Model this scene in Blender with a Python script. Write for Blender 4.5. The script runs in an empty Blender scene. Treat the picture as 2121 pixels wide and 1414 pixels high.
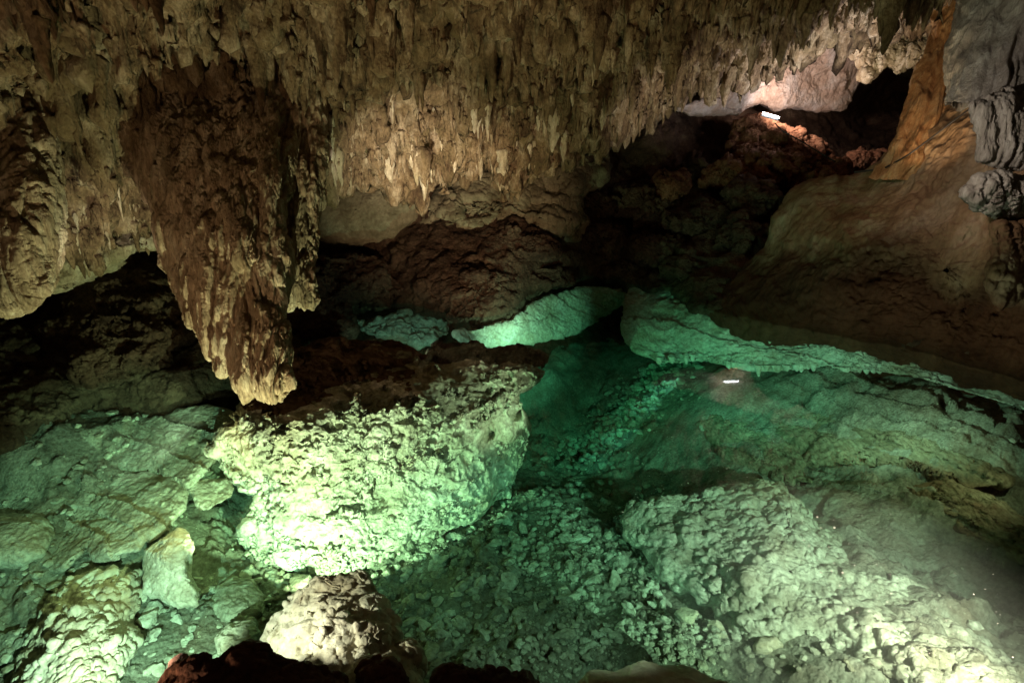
import bpy, math, random
import numpy as np
from mathutils import Vector

# ------------------------------------------------------------------ scene, camera, world, exposure
scene = bpy.context.scene
Q = 1.0   # mesh resolution factor
col = scene.collection
W0, H0 = 2121.0, 1414.0
FPX = 1150.0
CAM_H = 2.2
PITCH = math.radians(20)
cam_data = bpy.data.cameras.new("camera")
cam_data.sensor_width = 36.0
cam_data.lens = 36.0 * FPX / W0
cam_data.clip_start = 0.05
cam_data.clip_end = 200
cam = bpy.data.objects.new("camera", cam_data)
col.objects.link(cam)
cam.location = (0, 0, CAM_H)
cam.rotation_euler = (math.radians(90) - PITCH, 0, 0)
scene.camera = cam

world = bpy.data.worlds.new("World")
scene.world = world
world.use_nodes = True
bg = world.node_tree.nodes['Background']
bg.inputs[0].default_value = (0.62, 0.40, 0.24, 1)
bg.inputs[1].default_value = 0.014

vs = scene.view_settings
vs.view_transform = 'Standard'
vs.look = 'None'
vs.exposure = 1.8
vs.gamma = 1.0
cy = scene.cycles
cy.use_denoising = True
cy.max_bounces = 6
cy.diffuse_bounces = 2
cy.glossy_bounces = 3
cy.transmission_bounces = 4
cy.transparent_max_bounces = 12
cy.volume_bounces = 0
cy.caustics_reflective = False
cy.caustics_refractive = False
cy.sample_clamp_indirect = 3.0
cy.volume_step_rate = 4

# ------------------------------------------------------------------ pixel <-> place helpers
CP, SP = math.cos(PITCH), math.sin(PITCH)
def P(px, py, d):
    px = np.asarray(px, float); py = np.asarray(py, float); d = np.asarray(d, float)
    u = (px - W0 / 2) / FPX; v = (H0 / 2 - py) / FPX
    return np.stack([u * d, d * (CP + v * SP), CAM_H + d * (-SP + v * CP)], -1)
def DZ(px, py, z):
    """depth at which the line through a pixel meets the height z"""
    v = (H0 / 2 - py) / FPX
    return (z - CAM_H) / (-SP + v * CP)
def PZ(px, py, z):
    return P(px, py, DZ(px, py, z))
def DL(px, py):  # depth of the water line
    return DZ(px, py, 0.0)

# ------------------------------------------------------------------ lamps and added fill lights
def aim(o, tgt):
    o.rotation_euler = (Vector(tgt) - o.location).to_track_quat('-Z', 'Y').to_euler()
def spot(name, loc, tgt, power, color, angle, blend=0.3, radius=0.03):
    l = bpy.data.lights.new(name, 'SPOT')
    l.energy = power; l.color = color; l.spot_size = math.radians(angle); l.spot_blend = blend
    l.shadow_soft_size = 0.0 if name.startswith(('underwater', 'shallow')) else radius
    o = bpy.data.objects.new(name, l); col.objects.link(o); o.location = tuple(float(c) for c in loc); aim(o, tuple(float(c) for c in tgt))
    return o
def point(name, loc, power, color, radius=0.05):
    l = bpy.data.lights.new(name, 'POINT')
    l.energy = power; l.color = color; l.shadow_soft_size = radius
    o = bpy.data.objects.new(name, l); col.objects.link(o); o.location = tuple(float(c) for c in loc)
    return o
WARM = (1.0, 0.78, 0.52); CREAM = (1.0, 0.91, 0.74); COOL = (0.80, 0.86, 1.0); ORANGE = (1.0, 0.62, 0.30)
UW = (1.0, .90, 0.56)
# under water
spot('underwater_floodlight', P(610, 1300, 3.6), PZ(665, 1000, -0.30), 98, UW, 115, 0.07, 0.012)
spot('underwater_floodlight', PZ(170, 1560, -0.10), PZ(310, 1215, -0.90), 100, (1, .90, .70), 56, 0.4, 0.015)
spot('beam_floodlight', (2.35, 1.10, 0.85), PZ(1790, 1230, -0.5), 330, (1, .84, .66), 54, 1.0, 0.03)
spot('cream_fill', (-1.75, 1.5, 0.40), PZ(700, 1300, -0.25), 50, (1, .95, .76), 60, 0.8, 0.03)  # added lamp without a known source, brightens the cream rock
spot('back_fill', (0.5, 2.2, 0.25), P(930, 370, 8.6), 190, (1, .78, .52), 38, 1.0, 0.10)  # added fill for the dim boulders of the back wall
spot('underwater_floodlight', P(1165, 714, 6.75), PZ(1070, 690, -0.35), 26, (.55, 1, .70), 92, 0.4, 0.02)
spot('underwater_floodlight', PZ(1510, 830, -0.10), PZ(1570, 735, -0.50), 24, (.50, 1, .72), 78, 0.7, 0.03)
for q in [(1385, 790, -1.15, 50, 2.6, -.75), (1345, 825, -1.3, 44, 3, -.8), (1290, 875, -1.5, 30, 7, -.6), (1235, 925, -1.65, 21, 8, -.4)]:
    t_ = PZ(*q[:3]); spot('underwater_streak_fill', (t_[0] + .05, t_[1] - .10, q[5]), t_, q[4], (.45, 1, .80), q[3], 0.8, 0.01)  # added spots that shape the bright streak on the gravel
spot('underwater_floodlight', PZ(850, 735, -0.10), PZ(820, 700, -0.50), 5, (.6, 1, .80), 150, 0.6, 0.0)  # put in only to light the pale ledge at far left
spot('underwater_floodlight', PZ(330, 880, -0.10), PZ(150, 870, -0.45), 2.2, (.85, 1, .70), 150, 0.6, 0.0)
spot('rubble_fill', (0.9, 1.55, 0.75), PZ(1020, 1180, -1.25), 24, (.80, 1, .74), 52, 0.8, 0.03)  # fill put in above the water to lift the rubble bank
spot('underwater_floodlight', PZ(1800, 1560, -0.12), PZ(1230, 1260, -1.2), 44, (1, 1, .72), 44, 0.6, 0.02)
spot('underwater_floodlight', PZ(1180, 950, -0.35), PZ(1030, 840, -0.25), 13, (1, .96, .62), 60, 0.7, 0.0)  # helper light added for the huge boulder's upper right face
spot('slab_fill', (4.0, 3.5, 0.45), PZ(1760, 980, -0.9), 14, (1, .84, .48), 96, 1.0, 0.06)  # made-up dim flood that brings out the slabs on the right
spot('underwater_floodlight', PZ(1830, 850, -0.10), PZ(1880, 780, -0.40), 13, (.8, 1, .74), 168, 0.9, 0.03)  # extra light put in for the dark band along the right ledge
spot('underwater_floodlight', PZ(440, 985, -0.10), PZ(220, 1010, -0.62), 6, (1, .84, .36), 150, 0.5, 0.0)  # added side light raking across the left slabs
for q in [(330, 1080, 9), (90, 1000, 6), (1720, 880, 8)]:
    spot('shallow_fill', PZ(q[0], q[1], -0.04), PZ(q[0], q[1], -0.04) - np.array([0, -.1, 1]), q[2] * .17, (1, .82, .34), 168, 0.3, 0.02)  # added downward glow over the shallow bed, no fixture there
# above water
spot('ceiling_floodlight', (-1.9, 0.7, 0.12), (-0.9, 4.4, 2.5), 42, (1, .71, .42), 84, 0.8, 0.05)
spot('ceiling_floodlight', (1.6, 1.3, 0.12), (0.9, 5.2, 3.6), 44, (1, .73, .43), 70, 0.8, 0.05)
spot('fringe_floodlight', P(830, 640, 3.7), P(860, 300, 6.5), 150, CREAM, 42, 1.0, 0.03)
spot('fringe_floodlight', P(240, 700, 3.2), P(215, 415, 4.8), 26, CREAM, 34, 1.0, 0.03)
spot('ceiling_floodlight', P(1330, 500, 6.3), P(1440, 140, 7.6), 45, (1, .93, .85), 62, 1.0, 0.05)  # extra spot added to widen the light on the upper right ceiling
spot('gallery_floodlight', P(1780, 330, 7.4), P(1650, 60, 7.9), 110, (.92, .92, 1.0), 110, 0.8, 0.05)
spot('gallery_floodlight', P(1640, 228, 9.9), P(1700, 150, 11.6), 38, (1, .86, .80), 150, 0.7, 0.05)
spot('gallery_floodlight', P(1850, 225, 8.6), P(1850, 90, 9.3), 14, (1, .80, .58), 110, 0.6, 0.05)
spot('column_floodlight', P(1900, 420, 5.6), P(1960, 90, 7.3), 38, (1, .74, .44), 40, 0.7, 0.04)
spot('wall_floodlight', P(1750, 250, 4.6), P(2105, 270, 5.5), 30, (1, .90, .78), 76, 0.8, 0.05)
spot('wall_floodlight', P(1950, 160, 5.0), P(1760, 430, 6.9), 6, (1, .80, .60), 44, 1.0, 0.05)

# ------------------------------------------------------------------ noise
def _perm(seed):
    r = np.random.RandomState(seed)
    return np.tile(r.permutation(256), 2).astype(np.int32), (lambda g: g / np.linalg.norm(g, axis=1, keepdims=True))(r.normal(size=(256, 3)).astype(np.float32))
_pc = {}
def perlin(p, seed=0):
    if seed not in _pc: _pc[seed] = _perm(seed)
    perm, g = _pc[seed]
    p = np.asarray(p, np.float32)
    i = np.floor(p).astype(np.int32); f = p - i; i &= 255
    w = f * f * f * (f * (f * 6 - 15) + 10)
    x0, y0, z0 = i[:, 0], i[:, 1], i[:, 2]; x1, y1, z1 = (x0 + 1) & 255, (y0 + 1) & 255, (z0 + 1) & 255
    def gd(x, y, z, ox, oy, oz):
        gg = g[perm[perm[perm[x] + y] + z]]
        return gg[:, 0] * (f[:, 0] - ox) + gg[:, 1] * (f[:, 1] - oy) + gg[:, 2] * (f[:, 2] - oz)
    a = gd(x0, y0, z0, 0, 0, 0); b = gd(x1, y0, z0, 1, 0, 0); c = gd(x0, y1, z0, 0, 1, 0); d = gd(x1, y1, z0, 1, 1, 0)
    e = gd(x0, y0, z1, 0, 0, 1); h = gd(x1, y0, z1, 1, 0, 1); k = gd(x0, y1, z1, 0, 1, 1); l = gd(x1, y1, z1, 1, 1, 1)
    wx, wy, wz = w[:, 0], w[:, 1], w[:, 2]
    ab = a + (b - a) * wx; cd = c + (d - c) * wx; eh = e + (h - e) * wx; kl = k + (l - k) * wx
    m = ab + (cd - ab) * wy; n = eh + (kl - eh) * wy
    return (m + (n - m) * wz) * 1.6
def fbm(p, seed=0, octv=4, gain=.5, billow=False, ridge=False):
    s = np.zeros(len(p), np.float32); a = 1.0; t = 0; p = np.asarray(p, np.float32)
    for o in range(octv):
        n = perlin(p * (2.03 ** o) + o * 17.3, seed + o)
        if billow: n = np.abs(n) * 2 - .5
        if ridge: n = .6 - np.abs(n) * 2
        s += a * n; t += a; a *= gain
    return s / t
def worley(p, seed=0, flat=False):
    """F1 and F2 of random points; flat: cells in x and y only"""
    rs = np.random.RandomState(seed + 1000); tab = rs.rand(4096, 3).astype(np.float32); rnd = rs.rand(4096).astype(np.float32)
    p = np.asarray(p, np.float32)
    i = np.floor(p).astype(np.int32); f = p - i
    hx = [(i[:, 0] + k) * 7919 for k in (-1, 0, 1)]; hy = [(i[:, 1] + k) * 19349 for k in (-1, 0, 1)]; hz = [(i[:, 2] + k) * 83492 for k in (-1, 0, 1)]
    f1 = np.full(len(p), 9., np.float32); f2 = f1.copy(); idr = np.zeros(len(p), np.int32)
    for dx in (-1, 0, 1):
        for dy in (-1, 0, 1):
            hxy = hx[dx + 1] ^ hy[dy + 1]
            for dz in ((0,) if flat else (-1, 0, 1)):
                h = hxy ^ hz[dz + 1]; h = (h ^ (h >> 11)) & 4095
                q = tab[h]
                d = (q[:, 0] + (dx - f[:, 0])) ** 2 + (q[:, 1] + (dy - f[:, 1])) ** 2
                if not flat: d += (q[:, 2] + (dz - f[:, 2])) ** 2
                m = d < f1
                f2 = np.where(m, f1, np.minimum(f2, d)); idr = np.where(m, h, idr); f1 = np.where(m, d, f1)
    return np.sqrt(f1), np.sqrt(f2), rnd[idr]
def bump(f1, r=.7):
    return np.sqrt(np.clip(1 - (f1 / r) ** 2, 0, 1))

# ------------------------------------------------------------------ radial basis surface through control points
def rbf(ctrl, smooth=1e-3):
    c = np.array(ctrl, float); X = c[:, :2]; y = c[:, 2]; n = len(X)
    mu = X.mean(0); sc = X.std(0).max() + 1e-9; Xn = (X - mu) / sc
    r = np.linalg.norm(Xn[:, None] - Xn[None], axis=2)
    A = np.zeros((n + 3, n + 3)); A[:n, :n] = r + 0 * smooth * np.eye(n)
    A[:n, :n] -= smooth * np.eye(n)
    A[:n, n] = 1; A[:n, n + 1:] = Xn; A[n, :n] = 1; A[n + 1:, :n] = Xn.T
    w = np.linalg.solve(A, np.r_[y, 0, 0, 0])
    def f(q):
        q = np.asarray(q, float); qn = (q - mu) / sc; out = np.empty(len(q))
        for s in range(0, len(q), 100000):
            b = qn[s:s + 100000]
            out[s:s + 100000] = np.sqrt(((b[:, None] - Xn[None]) ** 2).sum(2)) @ w[:n] + w[n] + b @ w[n + 1:]
        return out
    return f

# ------------------------------------------------------------------ mesh helpers
def grid_faces(nr, nc, wrap=False):
    r = np.arange(nr - 1)[:, None]; c = np.arange(nc if wrap else nc - 1)[None]
    c2 = (c + 1) % nc
    a = r * nc + c; b = r * nc + c2; d = (r + 1) * nc + c; e = (r + 1) * nc + c2
    return np.stack([a, b, e, d], -1).reshape(-1, 4)
def normals(V, F):
    a, b, c, d = (V[F[:, k]] for k in range(4))
    n = np.cross(c - a, d - b)
    N = np.zeros_like(V)
    for k in range(4):
        for j in range(3): N[:, j] += np.bincount(F[:, k], n[:, j], len(V))
    return N / (np.linalg.norm(N, axis=1, keepdims=True) + 1e-12)
def mesh_from(name, V, F, mat, smooth=True, origin=None):
    V = np.asarray(V, np.float32)
    if origin is None: origin = np.array([V[:, 0].mean(), V[:, 1].mean(), V[:, 2].min()])
    origin = np.asarray(origin, float)
    me = bpy.data.meshes.new(name)
    me.vertices.add(len(V)); me.vertices.foreach_set('co', (V - origin).astype(np.float32).ravel())
    k = F.shape[1]
    me.loops.add(len(F) * k); me.loops.foreach_set('vertex_index', F.astype(np.int32).ravel())
    me.polygons.add(len(F)); me.polygons.foreach_set('loop_start', np.arange(0, len(F) * k, k, dtype=np.int32))
    me.update(calc_edges=True)
    me.polygons.foreach_set('use_smooth', np.full(len(F), smooth))
    if mat: me.materials.append(mat)
    me.validate()
    o = bpy.data.objects.new(name, me); o.location = origin.tolist()
    col.objects.link(o)
    return o
def tag(o, label=None, cat=None, group=None, kind=None):
    if label: o['label'] = label
    if cat: o['category'] = cat
    if group: o['group'] = group
    if kind or cat: o['kind'] = kind or 'thing'
    return o

# ------------------------------------------------------------------ materials
def rockmat(name, cols, scale=1.0, bumpd=0.02, rough=0.85, spec=0.25, streak=None, stain=None, fine=1.0, emerged_shade=None, tide=None):
    """cols: dark, mid, light base colours mixed by noise; streak: stretch of the texture; stain: (colour, amount)"""
    m = bpy.data.materials.new(name); m.use_nodes = True
    nt = m.node_tree; N = nt.nodes; L = nt.links
    b = N['Principled BSDF']
    b.inputs['Roughness'].default_value = rough
    b.inputs['Specular IOR Level'].default_value = spec
    tc = N.new('ShaderNodeNewGeometry'); mp = N.new('ShaderNodeMapping'); L.new(tc.outputs['Position'], mp.inputs['Vector'])
    mp.inputs['Scale'].default_value = streak or (1, 1, 1)
    def noise(s, d, r=.6, dist=0):
        n = N.new('ShaderNodeTexNoise'); n.inputs['Scale'].default_value = s; n.inputs['Detail'].default_value = d
        n.inputs['Roughness'].default_value = r; n.inputs['Distortion'].default_value = dist
        L.new(mp.outputs['Vector'], n.inputs['Vector']); return n
    n1 = noise(2.2 * scale, 8, .65, .3)
    r1 = N.new('ShaderNodeValToRGB'); L.new(n1.outputs['Fac'], r1.inputs['Fac'])
    e = r1.color_ramp.elements
    e[0].position = .34; e[0].color = (*cols[0], 1); e[1].position = .68; e[1].color = (*cols[2], 1)
    k = e.new(.5); k.color = (*cols[1], 1)
    n2 = noise(19 * scale, 6, .7)
    mul = N.new('ShaderNodeMix'); mul.data_type = 'RGBA'; mul.blend_type = 'MULTIPLY'; mul.inputs[0].default_value = .8 * fine
    r2 = N.new('ShaderNodeValToRGB'); L.new(n2.outputs['Fac'], r2.inputs['Fac'])
    r2.color_ramp.elements[0].position = .32; r2.color_ramp.elements[0].color = (.38, .34, .30, 1)
    r2.color_ramp.elements[1].position = .62; r2.color_ramp.elements[1].color = (1.18, 1.18, 1.18, 1)
    L.new(r1.outputs['Color'], mul.inputs[6]); L.new(r2.outputs['Color'], mul.inputs[7])
    last = mul.outputs[2]
    if stain:
        n3 = noise(.9 * scale, 5, .6, .6)
        r3 = N.new('ShaderNodeValToRGB'); L.new(n3.outputs['Fac'], r3.inputs['Fac'])
        r3.color_ramp.elements[0].position = .5; r3.color_ramp.elements[0].color = (0, 0, 0, 1)
        r3.color_ramp.elements[1].position = .66; r3.color_ramp.elements[1].color = (stain[1],) * 3 + (1,)
        mx = N.new('ShaderNodeMix'); mx.data_type = 'RGBA'
        L.new(r3.outputs['Color'], mx.inputs[0]); L.new(last, mx.inputs[6]); mx.inputs[7].default_value = (*stain[0], 1)
        last = mx.outputs[2]
    if tide:     # red brown stain left by former water levels
        sx = N.new('ShaderNodeSeparateXYZ'); L.new(tc.outputs['Position'], sx.inputs[0]); nn = noise(1.1, 6, .65)
        ma = N.new('ShaderNodeMath'); ma.operation = 'MULTIPLY_ADD'; ma.inputs[1].default_value = -.9; L.new(nn.outputs['Fac'], ma.inputs[0]); L.new(sx.outputs['Z'], ma.inputs[2])
        mr = N.new('ShaderNodeMapRange'); mr.inputs[1].default_value = .18; mr.inputs[2].default_value = .48; mr.inputs[3].default_value = 1; mr.inputs[4].default_value = 0; L.new(ma.outputs[0], mr.inputs[0])
        mm = N.new('ShaderNodeMix'); mm.data_type = 'RGBA'; mm.blend_type = 'MULTIPLY'; mm.inputs[7].default_value = (*tide, 1)
        L.new(mr.outputs[0], mm.inputs[0]); L.new(last, mm.inputs[6]); last = mm.outputs[2]
    if emerged_shade:      # shade put into the colour: darker brown above the water line
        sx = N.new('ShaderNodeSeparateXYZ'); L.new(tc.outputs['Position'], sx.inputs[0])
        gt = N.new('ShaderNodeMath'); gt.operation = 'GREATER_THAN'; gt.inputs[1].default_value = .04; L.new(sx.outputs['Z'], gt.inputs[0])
        mm = N.new('ShaderNodeMix'); mm.data_type = 'RGBA'; mm.blend_type = 'MULTIPLY'; mm.inputs[7].default_value = (*emerged_shade, 1)
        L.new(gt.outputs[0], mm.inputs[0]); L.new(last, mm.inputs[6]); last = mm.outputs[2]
    L.new(last, b.inputs['Base Color'])
    nb = noise(30 * scale, 8, .72)
    v = N.new('ShaderNodeTexVoronoi'); v.inputs['Scale'].default_value = 26 * scale; L.new(mp.outputs['Vector'], v.inputs['Vector'])
    ad = N.new('ShaderNodeMath'); ad.operation = 'MULTIPLY_ADD'; ad.inputs[1].default_value = .5
    L.new(v.outputs['Distance'], ad.inputs[0]); L.new(nb.outputs['Fac'], ad.inputs[2])
    bp = N.new('ShaderNodeBump'); bp.inputs['Strength'].default_value = .9; bp.inputs['Distance'].default_value = bumpd
    L.new(ad.outputs[0], bp.inputs['Height']); L.new(bp.outputs['Normal'], b.inputs['Normal'])
    return m

M = {}
M['ceiling'] = rockmat('ceiling_rock', [(.07, .038, .018), (.21, .135, .07), (.42, .32, .21)], 1.3, .02, streak=(1.6, 1.6, .9), stain=((.12, .085, .035), .6))
M['drip'] = rockmat('dripstone', [(.21, .135, .075), (.41, .295, .185), (.60, .49, .35)], 1.5, .012, streak=(2, 2, .5), stain=((.15, .11, .055), .55))
M['pale'] = rockmat('pale_dripstone', [(.26, .18, .10), (.45, .35, .23), (.60, .51, .38)], 1.5, .012, streak=(2, 2, .5), stain=((.22, .20, .10), .5))
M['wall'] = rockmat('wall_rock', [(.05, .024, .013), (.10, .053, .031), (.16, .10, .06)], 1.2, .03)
M['olive'] = rockmat('olive_rock', [(.16, .12, .065), (.28, .22, .13), (.38, .31, .19)], 1.0, .012, fine=.6)
M['pink'] = rockmat('pink_rock', [(.28, .17, .12), (.42, .29, .22), (.52, .44, .40)], .7, .03, fine=.6)
M['rust'] = rockmat('rust_rock', [(.12, .045, .02), (.24, .10, .05), (.34, .17, .09)], 1.2, .03)
M['flow'] = rockmat('flowstone', [(.13, .065, .03), (.23, .135, .07), (.36, .26, .17)], .7, .010, streak=(1.4, 1.4, .5), fine=.6, stain=((.10, .065, .03), .6), tide=(.32, .17, .12))
M['orange'] = rockmat('orange_flowstone', [(.24, .10, .035), (.40, .20, .08), (.52, .32, .16)], 1.0, .012, streak=(4, 4, .2), fine=.5)
M['grey'] = rockmat('grey_flowstone', [(.19, .155, .125), (.33, .29, .245), (.46, .42, .37)], 1.0, .012, streak=(3, 3, .25), fine=.6)
M['uw'] = rockmat('submerged_limestone', [(.26, .24, .17), (.46, .44, .34), (.64, .62, .50)], 1.3, .018, rough=.9, spec=.1, stain=((.22, .16, .09), .55))
M['uwpale'] = rockmat('submerged_pale_limestone', [(.42, .38, .28), (.62, .58, .46), (.78, .75, .64)], 1.1, .018, rough=.9, spec=.1, stain=((.50, .40, .24), .45), fine=.9, emerged_shade=(.24, .15, .11))
M['silt'] = rockmat('silt_bed', [(.16, .15, .11), (.26, .25, .19), (.38, .36, .28)], 1.6, .02, rough=.95, spec=.05, stain=((.18, .11, .07), .5))
M['slab'] = rockmat('striated_slab', [(.15, .13, .08), (.26, .23, .15), (.36, .33, .22)], 1.0, .02, rough=.95, spec=.05, streak=(1.6, .7, 1.6), stain=((.22, .10, .06), .6))
M['cream'] = rockmat('cream_rock', [(.40, .31, .21), (.64, .57, .43), (.80, .75, .62)], 1.0, .01, spec=.3, fine=.5, stain=((.26, .17, .10), .35))
M['dark'] = rockmat('dark_wet_rock', [(.06, .022, .013), (.12, .045, .028), (.18, .08, .05)], 1.6, .02)

# ------------------------------------------------------------------ displacement recipes  (V, N) -> V
def crag(amp, sc, seed, an=(1, 1, 1), oct=6, gain=.55, cracks=0.0):
    def f(V, N):
        q = V * sc * np.array(an)
        w = q + .35 * np.stack([fbm(q * .8, seed + 50, 2), fbm(q * .8 + 9, seed + 60, 2), fbm(q * .8 + 5, seed + 70, 2)], -1)
        h = fbm(w, seed, oct, gain) * 1.1 + fbm(w * 1.3 + 3, seed + 20, 4, .55, billow=True) * .45
        if cracks:
            f1, f2, _ = worley(w * 1.4, seed)
            h -= cracks * np.exp(-((f2 - f1) / .05) ** 2)
            h += cracks * .5 * bump(f1, .9)
        return V + N * (amp * h)[:, None]
    return f
def lumps(amp, sc, seed, an=(1, 1, 1), r=.62, thr=0.0):
    """popcorn knobs"""
    def f(V, N):
        f1, f2, idr = worley(V * sc * np.array(an) + .25 * np.stack([perlin(V * sc * 1.7, seed + 3)] * 3, -1), seed)
        msk = np.clip((fbm(V * sc * .35, seed + 5, 3) + .3 - thr) * 3, 0, 1)
        return V + N * (amp * bump(f1, r) * (.3 + idr) * msk)[:, None]
    return f
def pits(amp, sc, seed, an=(1, 1, 1)):
    """scallops cut by water"""
    def f(V, N):
        q = V * sc * np.array(an); q = q + .3 * perlin(q * 1.5, seed + 4)[:, None]
        f1, f2, idr = worley(q, seed)
        return V - N * (amp * (1 - np.clip(f1 / .75, 0, 1) ** 2) * (.4 + idr) * np.clip(.5 + 2.2 * fbm(V * sc * .22, seed + 6, 3), .08, 1.3))[:, None]
    return f
def flutes(amp, sc, seed, zs=.12):
    """vertical ribs and drip scales"""
    def f(V, N):
        q = V * sc * np.array([1, .28, zs]); q = q + fbm(V * sc * np.array([.3, .1, zs * .8]), seed + 9, 2)[:, None] * np.array([.5, .5, .3])
        f1, f2, idr = worley(q, seed)
        h = bump(f1, .75) * (.5 + idr) - .4 * np.exp(-((f2 - f1) / .07) ** 2)
        h2 = fbm(V * sc * np.array([1.8, .6, zs * 2.2]), seed + 2, 4)
        return V + N * (amp * (h + .5 * h2))[:, None]
    return f
def ribs(amp, sc, seed, zs=.03, lean=(0, 0)):
    """fine vertical ribs of flowstone"""
    def f(V, N):
        q = np.stack([V[:, 0] - lean[0] * V[:, 2], V[:, 1] - lean[1] * V[:, 2], V[:, 2]], -1) * sc * np.array([1, .4, zs]); w = fbm(V * 1.2, seed + 9, 2)[:, None] * np.array([.5, .5, .05])
        return V + N * (amp * (fbm(q + w, seed, 3, .55, ridge=True) + .35 * fbm(V * np.array([4, 4, 1.5]), seed + 4, 4) * (lean[0] == 0)))[:, None]
    return f
def dents(lst):
    """holes: (px, py, depth, radius m, how deep m)"""
    def f(V, N):
        for px, py, d, r, k in lst:
            c = P(px, py, d); q = V + .3 * r * fbm(V * 1.5 / r, 5, 2)[:, None]
            g = np.exp(-(np.linalg.norm((q - c) * [1, .25, 1.2], axis=1) / r) ** 4)
            V = V + (g * k)[:, None] * np.array([.12, .93, -.3])
        return V
    return f
def facet(amp, sc, seed, an=(1, 1, 1)):
    """broken blocks"""
    def f(V, N):
        q = V * sc * np.array(an); q = q + .25 * np.stack([perlin(q * 1.4, seed + 4), perlin(q * 1.4 + 7, seed + 4), perlin(q * 1.4 + 3, seed + 4)], -1)
        f1, f2, idr = worley(q, seed)
        return V + N * (amp * (idr - .5) * np.clip((f2 - f1) / .12, 0, 1))[:, None]
    return f
def swell(amp, sc, seed, an=(1, 1, 1), octv=3):
    return lambda V, N: V + N * (amp * fbm(V * sc * np.array(an), seed, octv))[:, None]
def strata(amp, sc, seed, axis=(0, 0, 1)):
    ax = np.array(axis, float); ax /= np.linalg.norm(ax)
    def f(V, N):
        t = (V @ ax) * sc + 1.2 * fbm(V * .9, seed, 4) + .25 * fbm(V * 6, seed + 3, 3)
        fr = t - np.floor(t); k = np.floor(t)
        rnd = np.sin(k * 91.7 + seed) * .5 + .5
        h = rnd + .35 * (fr ** 3) + .1 * fbm(V * 9, seed + 7, 3)
        return V + N * (amp * h)[:, None]
    return f

def apply_disp(V, F, disps):
    for d in disps:
        V = d(V, normals(V, F)).astype(np.float64)
    return V

# ------------------------------------------------------------------ builders
def smooth_outline(pts, n, seed=0, rag=4.0):
    p = np.array(pts, float); q = np.vstack([p, p[:1]])
    seg = np.linalg.norm(np.diff(q, axis=0), axis=1); s = np.r_[0, np.cumsum(seg)]
    t = np.linspace(0, s[-1], n, endpoint=False)
    x = np.interp(t, s, q[:, 0]); y = np.interp(t, s, q[:, 1])
    k = max(1, n // 180)
    ker = np.ones(2 * k + 1) / (2 * k + 1)
    x = np.convolve(np.r_[x[-k:], x, x[:k]], ker, 'valid'); y = np.convolve(np.r_[y[-k:], y, y[:k]], ker, 'valid')
    return x, y
def ctrl_depth(c):
    return [(a[0], a[1], DZ(a[0], a[1], a[3])) if len(a) == 4 else a for a in c]
def rock(name, outline, ctrl, thick, edge, mat, disps, res=(260, 110), centre=None, bulge=0.0, pw=4, back=None):
    """closed rock body: its front follows the depths of ctrl, rounds off over `edge` at the outline and closes at the back.
    ctrl rows: (px,py,depth) or (px,py,None,z)"""
    nth, nr = int(res[0] * Q), int(res[1] * Q)
    c = ctrl_depth(ctrl)
    x, y = smooth_outline(outline, nth)
    if centre is None: centre = (x.mean(), y.mean())
    D = rbf(c, 1e-3) if len(c) >= 3 else (lambda q: np.full(len(q), float(c[0][2])))
    nf = nr; nb = max(12, nr // 3)
    rf = np.sin(np.linspace(0.004, 1, nf) * math.pi / 2) ** .85
    rb = np.cos(np.linspace(0, 1, nb + 1)[1:] * math.pi / 2 * .995)
    def ring(r, isback):
        X = centre[0] + (x[None] - centre[0]) * r[:, None]; Y = centre[1] + (y[None] - centre[1]) * r[:, None]
        q = np.stack([X.ravel(), Y.ravel()], -1); R = np.repeat(r, nth)
        d = D(q)
        if isback: d = d + edge + thick * np.sqrt(np.clip(1 - R * R, 0, 1))
        else: d = d + edge * (1 - np.sqrt(np.clip(1 - R ** pw, 0, 1))) - bulge * (1 - R ** 2)
        return P(q[:, 0], q[:, 1], d)
    V = np.vstack([ring(rf, False), ring(rb, True)])
    F = grid_faces(nf + nb, nth, True)
    V = apply_disp(V, F, disps)
    return mesh_from(name, V, F, mat)
def patch(name, xr, yr, res, ctrl, mat, disps, smooth=1e-3, back=None):
    nx, ny = int(res[0] * Q), int(res[1] * Q)
    X, Y = np.meshgrid(np.linspace(*xr, nx), np.linspace(*yr, ny))
    q = np.stack([X.ravel(), Y.ravel()], -1)
    V = P(q[:, 0], q[:, 1], rbf(ctrl_depth(ctrl), smooth)(q))
    F = grid_faces(ny, nx)[:, ::-1]
    V = apply_disp(V, F[:, ::-1] if False else F, disps)
    return mesh_from(name, V, F, mat, origin=(0, 8, 0))
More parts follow.
